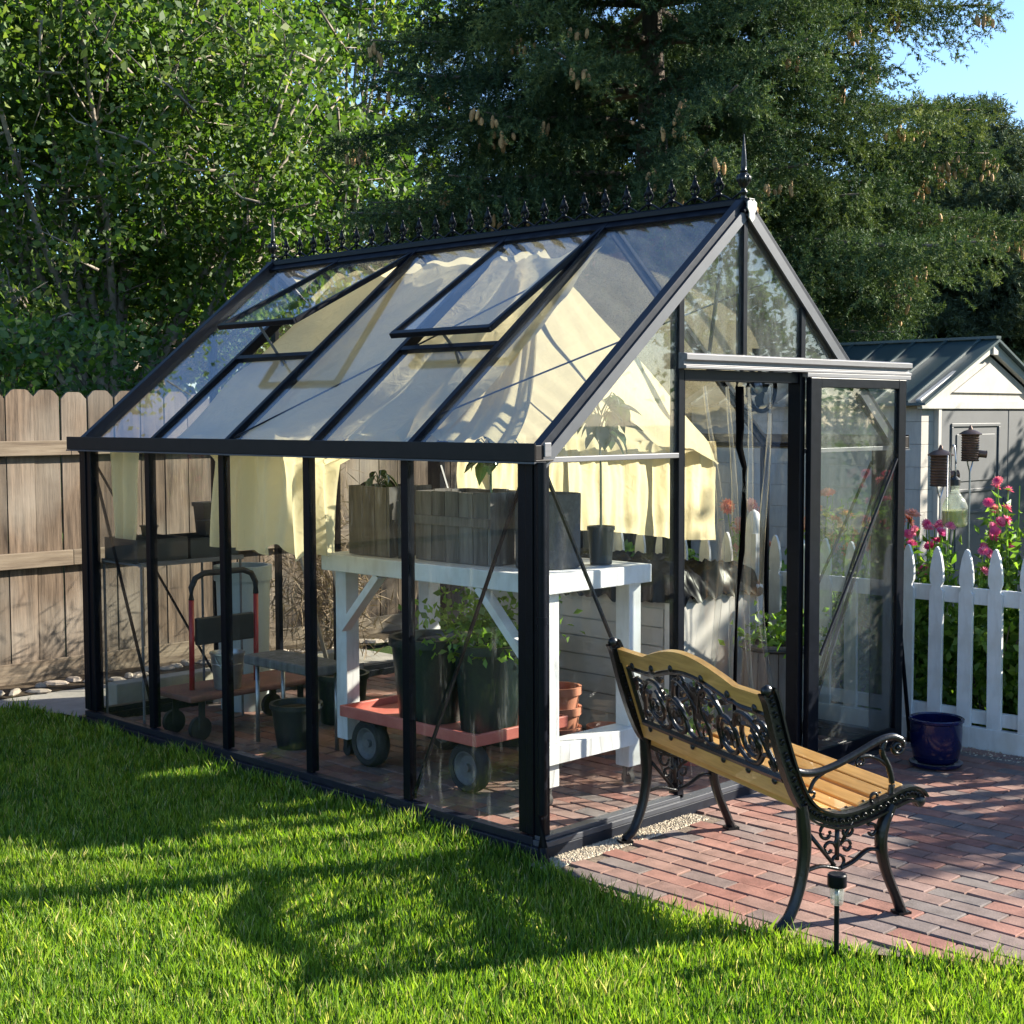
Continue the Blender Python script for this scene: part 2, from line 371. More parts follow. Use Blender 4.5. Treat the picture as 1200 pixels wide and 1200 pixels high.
sb = MB(); vs = []; 
ys = [-6.0 + k * .1 for k in range(0, 99)]
for y in ys:
    x0 = edge(y) + .02 if y < -.05 else .03
    vs += [(x0, y, -.0075), (3.3, y, -.0075)]
sb.add(vs, [(2*k, 2*k+1, 2*k+3, 2*k+2) for k in range(len(ys) - 1)])
tag(sb.build('sand_bed', sandm), kind='structure')
# gravel strip along the gable and the picket fence
def pebbles(regions, n, rmin, rmax, zb):
    V = []; rn = []
    base = [Vector(q) for q in ((1,0,0),(0,1,0),(-1,0,0),(0,-1,0),(0,0,1))]
    tri = ((0,1,4),(1,2,4),(2,3,4),(3,0,4))
    for _ in range(n):
        x0, x1, y0, y1 = random.choice(regions)
        p = Vector((random.uniform(x0, x1), random.uniform(y0, y1), zb)); r = random.uniform(rmin, rmax)
        a = random.random() * 6.28; m = Matrix.Rotation(a, 3, 'Z'); sc = (r, r * random.uniform(.6, 1), r * random.uniform(.5, .9)); q = random.random()
        bb = [p + m @ Vector((v.x*sc[0], v.y*sc[1], v.z*sc[2])) for v in base]
        mids = None
        for t in tri: V.append([bb[k] for k in t]); rn.append(q)
    return np.array([[list(v) for v in t] for t in V]), np.array(rn)
V, rn = pebbles([(-.12, .95, -.16, -.045)] * 3 + [(2.95, 3.12, -3, 0.2)], 7000, .005, .013, -.004)
tag(np_mesh('gravel', V, 3, gravelm, rnd=rn), 'pale pea gravel filling the strip between the brick patio and the greenhouse base', kind='stuff')

# path and stones at the foot of the board fence
pm = MB()
pts = [(-9, 5.02), (-9, 4.9), (-3, 4.75), (-.6, 4.78), (-.1, 4.62), (.06, 4.3), (.1, 3.92), (3.0, 3.92), (3.0, 5.02)]
pm.add([(x, y, -.02) for x, y in pts], [tuple(range(len(pts)))])
tag(pm.build('path', concrete), kind='structure')
bs = MB(); bs.add([(-9, 5.0, -.012), (6.4, 5.0, -.012), (6.4, 5.44, -.012), (-9, 5.44, -.012)], [(0, 1, 2, 3)])
tag(bs.build('soil_strip', soil), kind='structure')
rk = MB()
for k in range(60):
    x = -2.5 + k * .12 + random.uniform(-.03, .03); rk.r = random.random()
    rk.ell((x, 5.1 + random.uniform(-.1, .16), -.005), (random.uniform(.04, .11), random.uniform(.03, .07), random.uniform(.015, .035)), 7, 4, Matrix.Rotation(random.random()*3, 3, 'Z'))
tag(rk.build('edging_stones', rockm, smooth=False), 'rough tan stones lining the foot of the board fence', kind='stuff')
gb = MB(); gb.grid(lambda u, v: (3.25 + u * 3.2, -6 + v * 10.5, -.03 + .01 * noise.noise(Vector((u*9, v*30, 0)))), 20, 60)
tag(gb.build('garden_soil_bed', soil), kind='structure')

# ---- camera (fitted to the photograph)
CAM = Vector((-4.3207, -4.1578, 1.8587)); yaw, pit, roll, F = .7849, -.0663, -.0039, 1686.58
cam_d = Vector((math.sin(yaw)*math.cos(pit), math.cos(yaw)*math.cos(pit), math.sin(pit)))
cr_ = Vector((math.cos(yaw), -math.sin(yaw), 0)); cu_ = cr_.cross(cam_d)
r2 = cr_*math.cos(roll) + cu_*math.sin(roll); u2 = -cr_*math.sin(roll) + cu_*math.cos(roll)
cam = bpy.data.objects.new('camera', bpy.data.cameras.new('camera')); COL.objects.link(cam)
M = Matrix((r2, u2, -cam_d)).transposed().to_4x4(); M.translation = CAM; cam.matrix_world = M
cam.data.sensor_width = 36; cam.data.lens = F / 1200 * 36; cam.data.clip_end = 1000; cam.data.clip_start = .05
scene.camera = cam

# ---- grass
def grass():
    n = 620000
    X = rng.uniform(-6.0, 1.2, n); Y = rng.uniform(-3.8, 5.2, n)
    dx = X - CAM.x; dy = Y - CAM.y
    dep = dx * .7073 + dy * .7069; lat = dx * .7075 - dy * .7067
    px = 600 + 1686 * lat / dep; py = 488 + 1686 * 1.86 / dep
    ed = np.array([edge(v) for v in np.linspace(-3.8, 5.2, 400)]); eX = np.interp(Y, np.linspace(-3.8, 5.2, 400), ed)
    eX = np.where(Y > -.02, -.055, eX + .015)
    pathY = np.interp(X, [-9, -3, -.6, -.1, .06], [4.9, 4.75, 4.78, 4.62, 4.3])
    inside = (X < eX) & (Y < pathY) & (dep > 3.5)
    infr = (px > -120) & (px < 1320) & (py < 1330)
    keepp = np.where(infr, np.clip(1.15 - (dep - 4.4) * .10, .55, 1), .10)
    keep = inside & (rng.random(n) < keepp)
    X = X[keep]; Y = Y[keep]; dep = dep[keep]; n = len(X)
    cl = np.array([noise.noise(Vector((x * 2.2, y * 2.2, 0))) for x, y in zip(X, Y)])
    c2 = np.array([noise.noise(Vector((x * 9, y * 9, 4))) for x, y in zip(X, Y)])
    h = rng.uniform(.028, .060, n) * (1 + .35 * cl + .45 * c2)
    # taller tufts against edges
    nearedge = (np.interp(Y, np.linspace(-3.8, 5.2, 400), ed) - X < .06) | ((X > -.13) & (Y > 0))
    h = np.where(nearedge, h * rng.uniform(1., 1.7, n), h)
    w = rng.uniform(.0014, .0031, n) * (1 + (dep - 4.5) * .12)
    a = rng.uniform(0, 6.283, n); lean = rng.uniform(.05, .6, n) * h; la = a + rng.normal(0, .7, n) + 1.57
    wx = np.cos(a) * w; wy = np.sin(a) * w; lx = np.cos(la) * lean + .006 * c2; ly = np.sin(la) * lean
    z0 = -.052
    z = np.full(n, z0)
    p0 = np.stack([X - wx, Y - wy, z], 1); p1 = np.stack([X + wx, Y + wy, z], 1)
    p2 = np.stack([X + wx * .8 + lx * .35, Y + wy * .8 + ly * .35, z + h * .62], 1); p3 = np.stack([X - wx * .8 + lx * .35, Y - wy * .8 + ly * .35, z + h * .62], 1)
    p4 = np.stack([X + lx, Y + ly, z + h * 1.0 + .004], 1)
    V = np.concatenate([p0, p1, p2, p4, p3], 1).reshape(n, 5, 3)
    V[:, :, 2] += .03
    rn = np.clip(rng.beta(2, 3, n) * .85 + .18 * cl + .1 * c2 + .06, 0, 1)
    rn = np.where(rng.random(n) < .06, 1.0, rn)
    o = np_mesh('lawn_grass', V, 5, grassm, rnd=rn)
    tag(o, 'short bright green lawn grass in the foreground', kind='stuff')
    print('grass', n)
grass()

# ------------------------------------------------------------------ greenhouse
W, L, H, RZ = 2.8253, 3.8278, 1.70, 2.858
SL = (RZ - H) / (W / 2)
ys_ = [.109 + .7446 * k for k in range(1, 5)]
g1, g2 = .9226, 1.9106
gh = empty('greenhouse', (0, 0, 0), 0, 'black framed glass greenhouse with open roof vents and a decorative ridge cresting', 'greenhouse')
def P(name, fn, mat=black, parent=gh, **kw):
    mb = MB(); fn(mb); return mb.build(name, mat, parent, **kw)
def basef(mb):
    mb.mm((-.05, -.05, -.05), (W + .05, .03, .045)); mb.mm((-.05, L - .03, -.05), (W + .05, L + .05, .045))
    mb.mm((-.05, .03, -.05), (.03, L - .03, .045)); mb.mm((W - .03, .03, -.05), (W + .05, L - .03, .045))
P('base_frame', basef, rafterm, bevel=.004)
def sill(mb):
    mb.mm((-.032, .021, .046), (.02, L, .08)); mb.mm((W - .02, .021, .046), (W + .032, L, .08)); mb.mm((.021, L - .02, .046), (W - .021, L + .03, .08))
P('base_sill', sill, rafterm, bevel=.002)
P('threshold_sill', lambda mb: mb.mm((-.03, -.05, .046), (W + .03, .0205, .07)), barge, bevel=.002)
P('gable_sill', lambda mb: mb.mm((-.02, -.032, .0705), (g1 - .02, .02, .088)), barge, bevel=.002)
P('gable_sill', lambda mb: mb.mm((g2 + .02, -.032, .0705), (W + .02, .02, .088)), barge, bevel=.002)
for cx, cy in ((0, 0), (W, 0), (0, L), (W, L)):
    def post(mb):
        sx = 1 if cx == 0 else -1; sy = 1 if cy == 0 else -1
        mb.mm((cx - sx*.02, cy - sy*.02, .086), (cx + sx*.035, cy + sy*.115, H - .03))
        mb.mm((cx - sx*.028, cy + sy*.02, .087), (cx - sx*.0205, cy + sy*.062, H - .03))
    P('corner_post', post, black, bevel=.004)
for y in ys_:
    for sx, x in ((1, 0), (-1, W)):
        def mull(mb):
            mb.mm((x - sx*.014, y - .024, .081), (x + sx*.006, y + .024, H - .03)); mb.mm((x + sx*.0065, y - .008, .081), (x + sx*.042, y + .008, H - .03))
        P('wall_mullion', mull, black, bevel=.002)
def zrf(x): return H + (x if x < W/2 else W - x) * SL
for y0, sy in ((0, 1), (L, -1)):
    for gx in (g1, g2):
        def gp(mb):
            mb.mm((gx - .019, y0 - sy*.016, .086), (gx + .019, y0 + sy*.005, zrf(gx) - .045)); mb.mm((gx - .01, y0 + sy*.0055, .086), (gx + .01, y0 + sy*.045, zrf(gx) - .05))
        P('gable_post', gp, black, bevel=.002)
    def gc(mb): mb.mm((W/2 - .016, y0 - sy*.016, 2.12 if y0 == 0 else .086), (W/2 + .016, y0 + sy*.03, RZ - .06))
    P('gable_post', gc, black, bevel=.002)
    for xa, xb in ([(.046, g1 - .02), (g2 + .02, W - .046)] + ([(g1 + .02, W/2 - .017), (W/2 + .017, g2 - .02)] if y0 else [])):
        P('gable_eave_bar', lambda mb: mb.mm((xa, y0 - sy*.018, H - .035), (xb, y0 + sy*.03, H - .012)), alu if y0 == 0 else black, bevel=.002)
    # barge rafters
    for sgn in (1, -1):
        def br(mb):
            a = (-.02 if sgn > 0 else W + .02, y0 + sy*.005, H - .01); b = (W/2, y0 + sy*.005, RZ + .006)
            mb.beam(a, b, .05, .075)
        P('barge_rafter', br, rafterm, bevel=.004)
        def br2(mb):
            a = (-.02 if sgn > 0 else W + .02, y0 - sy*.026, H - .045); b = (W/2 - sgn*.03, y0 - sy*.026, RZ - .045)
            mb.beam(a, b, .012, .05)
        P('barge_trim', br2, barge if y0 == 0 else rafterm)  # front trim takes the sunlit grey, rear trim stays dark
for y in ys_:
    for sgn in (1, -1):
        def rf(mb):
            a = Vector((0 if sgn > 0 else W, y, H + .0)); b = Vector((W/2, y, RZ))
            mb.beam(a + Vector((0, 0, .012)), b + Vector((0, 0, .012)), .036, .02); mb.beam(a + Vector((0, 0, -.022)), b + Vector((0, 0, -.022)), .014, .046)
        P('roof_bar', rf, black, bevel=.002)
def gut(mb):
    for sx, x in (SXX,):
        mb.mm((x - sx*.085, -.05, H - .028), (x - sx*.0785, L + .05, H + .048)); mb.mm((x - sx*.078, -.05, H - .028), (x + sx*.03, L + .05, H - .02))
        mb.mm((x - sx*.078, -.05, H - .0195), (x - sx*.03, -.045, H + .04)); mb.mm((x - sx*.078, L + .045, H - .0195), (x - sx*.03, L + .05, H + .04))
gutm = pmat('brown_black_gutter', (.022, .018, .017), .5, col2=(.016, .014, .013), nscale=12, spec=.15)
for SXX in ((1, 0), (-1, W)): P('gutter', gut, gutm, bevel=.003)
P('gutter_lip', lambda mb: mb.mm((-.088, -.052, H - .037), (-.02, L + .052, H - .029)), barge)
P('gutter_lip', lambda mb: mb.mm((W + .02, -.052, H - .037), (W + .088, L + .052, H - .029)), barge)
def ridge(mb):
    mb.beam((W/2, -.05, RZ + .022), (W/2, L + .05, RZ + .022), .05, .03)
    mb.beam((W/2 - .03, -.045, RZ - .012), (W/2 - .03, L + .045, RZ - .012), .06, .016, (-.63, 0, .77)); mb.beam((W/2 + .03, -.045, RZ - .012), (W/2 + .03, L + .045, RZ - .012), .06, .016, (.63, 0, .77))
P('ridge_cap', ridge, black, bevel=.004)
def downp(mb):
    mb.tube([(-.055, -.06, H - .03), (-.055, -.062, .2), (-.055, -.062, .06), (-.062, -.075, .02), (-.075, -.10, .0)], .021, 10)
    mb.tube([(-.0552, -.061, 1.0), (-.0552, -.061, 1.03)], .024, 10)
P('downpipe', downp, black, smooth=True, sharp=50)
for x in (-.012, W + .012): P('gutter_end_plate', lambda mb: mb.box((x, -.053, H + .02), (.04, .010, .06)), alu, bevel=.003)
# ridge cresting
def fleur(mb, c, s=1.0):
    x, y, z = c
    mb.tube([(x, y, z), (x, y, z + .115*s)], .0055, 6)
    mb.ell((x, y, z + .024*s), (.014, .018, .014*s), 8, 5)
    mb.ell((x, y, z + .085*s), (.010, .018*s, .027*s), 8, 5); mb.ell((x, y, z + .118*s), (.0045, .008, .014*s), 6, 4)
    for q in (-1, 1):
        mb.tube([(x, y, z + .035*s), (x, y + q*.018*s, z + .045*s), (x, y + q*.026*s, z + .066*s), (x, y + q*.019*s, z + .08*s), (x, y + q*.013*s, z + .07*s)], .0065, 5)
        mb.tube([(x, y + q*.004, z + .018), (x, y + q*.016, z + .024), (x, y + q*.02, z + .014)], .0035, 5)
def crest(mb):
    n = 26; dy = (L + .0) / n; z = RZ + .037
    mb.beam((W/2, -.02, z + .003), (W/2, L + .02, z + .003), .012, .008)
    for k in range(n + 1):
        y = k * dy
        if 0 < k < n: fleur(mb, (W/2, y, z + .012), 1.05)
        if k < n:
            pts = [(W/2, y + dy*t, z + .006 + .030*abs(math.cos(math.pi*t))**1.3) for t in [q/10 for q in range(11)]]
            mb.tube(pts, .0055, 5)
P('ridge_cresting', crest, black, smooth=True)
for y in (0.0, L):
    def fin(mb):
        pr = [(.022, 0), (.024, .008), (.015, .018), (.012, .04), (.019, .046), (.019, .054), (.012, .06), (.012, .072), (.022, .082), (.030, .10), (.032, .115), (.028, .132), (.016, .142), (.02, .15), (.012, .158), (.015, .175), (.010, .24), (.004, .30), (.002, .325)]
        mb.lathe(pr, (W/2, y, RZ + .02), 14)
        for k in range(8):
            a = k * math.pi / 4; mb.ell((W/2 + .03*math.cos(a), y + .03*math.sin(a), RZ + .134), (.007, .007, .018), 6, 4)
    P('finial', fin, iron, smooth=True, sharp=60)
def emblem(mb):
    poly = [(0, -.065), (.022, -.045), (.022, -.02), (.036, .0), (.036, .03), (.014, .042), (0, .034), (-.014, .042), (-.036, .03), (-.036, .0), (-.022, -.02), (-.022, -.045)]
    mb.prism(poly, lambda u, v, t: (W/2 + u, t, RZ - .012 + v), -.052, -.046)
P('ridge_emblem', emblem, pmat('cream_badge', (.5, .49, .44), .5))

# glass panes
def pane(name, quad, nrm, mat, parent=gh, th=.004):
    n = Vector(nrm).normalized() * th / 2
    q = [Vector(p) for p in quad]; k = len(q)
    mb = MB(); mb.add([p - n for p in q] + [p + n for p in q], [tuple(range(k))[::-1], tuple(range(k, 2*k))] + [(i, (i+1) % k, k + (i+1) % k, k + i) for i in range(k)])
    return mb.build(name, mat, parent)
yb = [.10] + ys_ + [L - .10]
for x, s in ((0.001, 1), (W - .001, -1)):
    for a, b_ in zip(yb[:-1], yb[1:]):
        pane('wall_glass', [(x, a, .08), (x, b_, .08), (x, b_, H - .02), (x, a, H - .02)], (1, 0, 0), glass)
for y in (.001, L - .001):
    gm_ = glassg if y < 1 else glass
    pane('gable_glass', [(.04, y, .08), (g1, y, .08), (g1, y, H - .03), (.04, y, H - .03)], (0, 1, 0), glass)
    pane('gable_glass', [(g2, y, .08), (W - .04, y, .08), (W - .04, y, H - .03), (g2, y, H - .03)], (0, 1, 0), glass)
    pane('gable_glass', [(.05, y, H - .02), (g1, y, H - .02), (g1, y, zrf(g1) - .03), (.05, y, H + .01)], (0, 1, 0), gm_)
    pane('gable_glass', [(g2, y, H - .02), (W - .05, y, H - .02), (W - .05, y, H + .01), (g2, y, zrf(g2) - .03)], (0, 1, 0), gm_)
    zb = 2.14 if y < 1 else .08
    pane('gable_glass', [(g1, y, zb), (W/2, y, zb), (W/2, y, RZ - .04), (g1, y, zrf(g1) - .03)], (0, 1, 0), gm_)
    pane('gable_glass', [(W/2, y, zb), (g2, y, zb), (g2, y, zrf(g2) - .03), (W/2, y, RZ - .04)], (0, 1, 0), gm_)
rb = [.02] + ys_ + [L - .02]
for k, (a, b_) in enumerate(zip(rb[:-1], rb[1:])):
    for sgn in (1, -1):
        vent = sgn > 0 and k in (1, 3)
        f = lambda X: (X if sgn > 0 else W - X)
        xt = .61 if vent else W/2 - .03
        pane('roof_glass', [(f(.0), a, H), (f(.0), b_, H), (f(xt), b_, H + xt*SL), (f(xt), a, H + xt*SL)], (-SL*sgn, 0, 1), glassr)
# roof vents, propped open
for (a, b_, bx, bz) in ((ys_[0], ys_[1], .553, 2.285), (ys_[2], ys_[3], .492, 2.392)):
    v = empty('roof_vent', (0, 0, 0)); v.parent = gh
    T = Vector((W/2 - .05, 0, RZ - .035)); B = Vector((bx, 0, bz)); n = Vector((-(B - T).z, 0, (B - T).x)); n = n if n.z > 0 else -n; n.normalize()
    def vf(mb):
        for y in (a + .012, b_ - .012): mb.beam(T + Vector((0, y, 0)), B + Vector((0, y, 0)), .028, .03, n)
        mb.beam(B + Vector((0, a + .0, 0)), B + Vector((0, b_, 0)), .034, .03, n); mb.beam(T + Vector((0, a + .027, 0)), T + Vector((0, b_ - .027, 0)), .03, .028, n)
    P('vent_frame', vf, black, v, bevel=.003)
    pane('vent_glass', [T + Vector((0, a + .02, 0)), T + Vector((0, b_ - .02, 0)), B + Vector((0, b_ - .02, 0)), B + Vector((0, a + .02, 0))], n, glassr, v)
    def st(mb):
        m_ = (a + b_) / 2
        mb.tube([B + Vector((.02, m_, -.01)), (.66, m_, H + .66*SL - .05), (.72, m_, H + .66*SL - .22)], .008, 6); mb.tube([(.68, m_ - .0, H + .62*SL - .02), (.86, m_ + .02, H + .3)], .006, 6)
    P('vent_stay', st, alu, v)
    def cb_(mb): mb.beam((.61, a + .02, H + .61*SL + .006), (.61, b_ - .02, H + .61*SL + .006), .035, .028, (-SL, 0, 1))
    P('vent_crossbar', cb_, black, v, bevel=.002)
# braces
def brace(a, b_): P('brace', lambda mb: mb.beam(a, b_, .016, .010), black)
brace((.02, 3.77, 1.62), (.02, 3.10, .10)); brace((.02, .12, 1.6), (.02, .84, .10)); brace((W - .02, .12, 1.6), (W - .02, .84, .10)); brace((W - .02, 3.77, 1.62), (W - .02, 3.1, .10))
brace((.05, .022, 1.63), (.90, .022, .12)); brace((W - .05, .022, 1.63), (g2 + .02, .022, .12))
brace((W/2 - .12, .03, RZ - .2), (g1 + .26, .03, 2.13)); brace((.05, L - .03, 1.6), (.90, L - .03, .15))
P('tie_rod', lambda mb: mb.tube([(.18, ys_[0], H + .16), (W/2 + .3, .02, RZ - .32)], .005, 6), rafterm)
P('tie_rod', lambda mb: mb.tube([(.06, 2.3, H + .06), (W/2 - .15, .9, RZ - .2)], .005, 6), rafterm)
# door gear
def track(mb):
    x0, x1 = g1 - .03, 2.90
    poly = [(0, 0), (-.045, 0), (-.045, .012), (-.03, .018), (-.03, .034), (-.05, .04), (-.05, .066), (-.03, .072), (0, .072)]
    mb.prism(poly, lambda u, v, t: (t, -.02 + u, 2.075 + v), x0, x1)
    mb.mm((1.88, -.064, 2.052), (2.895, -.03, 2.073))
P('door_track', track, alu, bevel=.0015)
P('door_header', lambda mb: (mb.mm((g1 + .02, -.018, 2.02), (g2 - .02, .035, 2.072))), black, bevel=.003)
P('door_jamb', lambda mb: (mb.mm((g2 - .045, -.03, .065), (g2 - .0195, .045, 2.07)), mb.mm((g1 + .0195, -.014, .065), (g1 + .03, .04, 2.07))), black, bevel=.003)
dr = empty('sliding_door', (1.97, -.05, 0)); dr.parent = gh
DX = .86
def df_(mb):
    mb.mm((-.06, -.016, .03), (.035, .016, 2.05)); mb.mm((DX - .06, -.016, .03), (DX + .015, .016, 2.05))
    mb.mm((.035, -.015, .03), (DX - .06, .015, .12)); mb.mm((.035, -.015, 2.0), (DX - .06, .015, 2.05))
P('door_frame', df_, black, dr, bevel=.003)
doorg = glassmat('door_glass_haze', (.965, .98, .972), dust=.025, dscale=4, f0=.06, dmax=.09)  # faint pale film stands in for a hazy reflection
pane('door_glass', [(.035, .002, .12), (DX - .06, .002, .12), (DX - .06, .002, 2.0), (.035, .002, 2.0)], (0, 1, 0), doorg, dr)
P('door_brace', lambda mb: (mb.beam((DX - .1, .02, 1.55), (.04, .02, .35), .02, .012), mb.beam((DX - .07, -.012, 1.62), (.05, -.012, .62), .012, .01)), rafterm, dr)
for q in (.06, DX - .08): P('door_roller', lambda mb: mb.tube([(q, -.006, 2.06), (q, .006, 2.06)], .02, 10), rubber, dr)
P('rubber_foot', lambda mb: mb.mm((-.03, -.02, .005), (DX, .02, .029)), rubber, dr)

# ------------------------------------------------------------------ shade cloth
def cloth(name, fn, nu, nv, label):
    mb = MB(); mb.grid(fn, nu, nv)
    o = mb.build(name, clothm, None, smooth=True); tag(o, label, 'shade cloth'); return o
def nz(x, y, z=0, s=1): return noise.noise(Vector((x*s, y*s, z)))
def fan(y, t, y0, k, ph=0):
    th = math.atan2(y - y0, t*1.5 + .12)
    return math.sin(th*k + ph + 1.5*nz(th*3, t*1.5, 4)) + .5*math.sin(th*k*2.3 + 2*ph)
def near_slope(u, v):     # u along ridge, v down the slope then hanging
    y = .80 + u * 2.25
    if v < .72:
        t = v / .72; X = 1.30 - t * 1.18; z = H + X*SL - .05 - .05*math.sin(math.pi*t) - .02 * nz(y, t, 1, 5)
        y2 = y + .03 * nz(t*3, y*2, 3)
        return (X, y2, z - .022*fan(y, t, 1.40, 11)*(.3 + t)*math.exp(-abs(y - 1.4)*.5) - .014*math.sin(y*9 + 5*t + 2*nz(y, t, 9)) - .008*math.sin(y*23 - 4*t) + .03*nz(y*3, t*4, 6))
    t = (v - .72) / .28
    X = .12 - .02 * t; z = H + .1*SL - .07 - t * .62 * (.9 + .12*nz(y*3, 0, 5))
    yy = 1.5 + (y - .80) / 2.25 * 1.08
    yq = y + (yy - y) * min(1, t * 4 + .45)
    return (X + .03*math.sin(yq*23 + 2*t)*min(1, t*3) + .015*math.sin(yq*51), yq, z)
cloth('shade_cloth', near_slope, 120, 60, 'cream shade cloth under the near roof slope, its folded end hanging in the side windows')
def far_slope(u, v):
    if v < .7:
        t = v / .7; y = 1.36*(1 - t) + 1.14*t + u*2.3
        X = W/2 + .04 + t * 1.28
        near = math.exp(-u * 5)
        z = H + (W - X)*SL - .05 - .38*near*math.sin(math.pi*min(1, t*.9))**.8 - .05*math.sin(math.pi*t)
        y = y - near * .42 * math.sin(math.pi*t) 
        f = fan(y, t, 1.36, 13)
        return (X + .012*f*t, y + .015*f*t, z - .028*f*(.25 + t) * (.35 + .65*near) - .01*math.sin(u*60 + 4*t) + .03*nz(u*5, t*3, 7))
    t = (v - .7) / .3; y = 1.14 + u*2.3
    return (2.72 + .013*math.sin(u*46 + 5*nz(u*4, t, 2)) + .010*math.sin(u*117 + 2*nz(u*9, t*2, 3)) + .005*math.sin(u*233 + t*2) + .02*t*nz(u*5, t*2, 8), y + .02*nz(u*9, t*3, 5), H + .09*SL - .07 - t*(.60 + .03*nz(u*4, 0, 3)))
cloth('shade_cloth', far_slope, 150, 60, 'cream shade cloth swagged under the far slope and hanging behind the potting table')
def corner_piece(u, v):
    w = (.34 * (1 - v) + .20 * v) * (1 - .6*abs(v - .1)); y = 3.70 - u * (.30 - .1*v*v)
    return (.10 + .03*math.sin(u*14 + 2*v) + .02*v, y + .02*math.sin(v*5), H + .04 - v*.62)
cloth('shade_cloth', corner_piece, 20, 24, 'small pale cloth panel hanging at the far left corner window above the black tray')
def sheet_swag(u, v):   # gathered at one point of the ridge, fanning out to the near eave
    X = 1.30 - 1.16*v; ya = 1.33 + .10*u; yb_ = .30 + .80*u; k = v**.8; y = ya*(1 - k) + yb_*k
    f = math.sin(u*17 + 2*nz(u*3, v*2, 1)) + .5*math.sin(u*41 + v*2)
    return (X, y, H + X*SL - .07 - .20*math.sin(math.pi*v)*(1 - .6*u) - .022*f*(.3 + v*.7))
cloth('shade_cloth', sheet_swag, 70, 50, 'cream cloth gathered at the ridge and fanning out below the nearest roof panes')

# plastic curtain in the doorway
cu = empty('door_curtain', (1.43, .07, 0), 0, 'clear plastic strip curtain with a black zip hanging in the open doorway', 'curtain')
mb = MB()
def curt(u, v):
    s = 1 - .55*math.sin(math.pi*min(1, (1 - v)*1.1))**1.5 * .7
    return (-.30*s + u*(.74*s), .04*math.sin(u*26 + v*3) + .02*math.sin(v*7), .12 + v * 1.88)
mb.grid(curt, 60, 30); mb.build('plastic_sheet', plasticm, cu, smooth=True)
mb = MB()
pts = [(.04, -.012, 2.0), (.035, -.02, 1.8), (.03, -.02, 1.7), (.075, -.02, 1.6), (.07, -.02, 1.4), (.06, -.02, 1.2), (.02, -.02, 1.0), (.01, -.02, .7), (.0, -.02, .3)]
mb.tube(pts, [.024, .024, .02, .016, .018, .016, .013, .011, .01], 7, flat=.8); mb.build('zip', blackfilm, cu, smooth=True)
# fan above the door
fa = empty('ventilation_fan', (1.80, .16, 2.0), 0, 'small round black fan mounted inside above the doorway', 'fan')
mb = MB(); mb.tube([(0.12*math.cos(t), 0, .12*math.sin(t)) for t in [k*math.pi/12 for k in range(25)]], .012, 6); mb.tube([(0.118*math.cos(t), .07, .118*math.sin(t)) for t in [k*math.pi/12 for k in range(25)]], .008, 6)
mb.mm((-.015, .02, .11), (.015, .05, .2)); mb.build('fan_cage', black, fa, smooth=True)
mb = MB()
for k in range(5):
    a = k * 1.2566; mb.box((.055*math.cos(a), .03, .055*math.sin(a)), (.08, .006, .045), Matrix.Rotation(-a, 3, 'Y') @ Matrix.Rotation(.4, 3, 'X'))
mb.build('fan_blades', rafterm, fa)
mb = MB(); mb.ell((0, .03, 0), (.035, .03, .035)); mb.build('fan_hub', galv, fa, smooth=True)

# ------------------------------------------------------------------ leaves helper
def leaf_quads(C, size, rngl, up=.3, asp=.6, fold=.15):
    """C (n,3) centres; returns (n,4,3) diamond leaves folded"""
    n = len(C)
    d = rngl.normal(size=(n, 3)); d[:, 2] -= .3; d /= np.linalg.norm(d, axis=1)[:, None]
    nn = rngl.normal(size=(n, 3)); nn[:, 2] += up; s = np.cross(d, nn); s /= np.linalg.norm(s, axis=1)[:, None]
    k = np.cross(s, d)
    l = size * rngl.uniform(.7, 1.2, n)[:, None]; w = l * asp * .5
    a = C - d * l * .5; b = C + s * w + k * l * fold; c = C + d * l * .5; e = C - s * w + k * l * fold
    return np.stack([a, b, c, e], 1)

def leafy(name, mat, C, size, parent=None, rnd=None, loc=None, **kw):
    V = leaf_quads(C, size, rng, **kw)
    if rnd is None: rnd = rng.random(len(C))
    return np_mesh(name, V, 4, mat, parent, rnd=rnd, loc=loc)

# ------------------------------------------------------------------ potting table
tb = empty('potting_table', (0, 0, 0), 0, 'white painted wooden potting table on castors inside the greenhouse', 'table')
TX0, TX1, TY0, TY1, TZ = .46, 1.24, .42, 2.1, 1.12
mb = MB(); mb.mm((TX0, TY0, TZ - .09), (TX1, TY0 + .04, TZ)); mb.mm((TX0, TY1 - .04, TZ - .09), (TX1, TY1, TZ)); mb.mm((TX0, TY0 + .041, TZ - .09), (TX0 + .04, TY1 - .041, TZ)); mb.mm((TX1 - .04, TY0 + .041, TZ - .09), (TX1, TY1 - .041, TZ))
mb.build('apron', white, tb, bevel=.004)
mb = MB()
for k in range(6): mb.r = k/6; mb.mm((TX0 + .042 + k*.116, TY0 + .042, TZ - .035), (TX0 + .042 + k*.116 + .112, TY1 - .042, TZ - .003))
mb.build('tabletop', white, tb, bevel=.003)
for x in (TX0 + .06, TX1 - .12):
    for y in (TY0 + .045, TY1 - .135):
        mb = MB(); mb.mm((x, y, .10), (x + .09, y + .09, TZ - .09)); mb.build('leg', white, tb, bevel=.004)
        mb = MB(); mb.tube([(x + .03, y + .045, .035), (x + .06, y + .045, .035)], .033, 12); mb.mm((x + .02, y + .03, .05), (x + .07, y + .06, .099)); mb.build('castor', rubber, tb, smooth=True, sharp=50)
mb = MB(); mb.beam((TX0 + .035, TY1 - .15, .72), (TX0 + .035, TY1 - .46, 1.03), .04, .06, (1, 0, 0)); mb.build('knee_brace', white, tb)
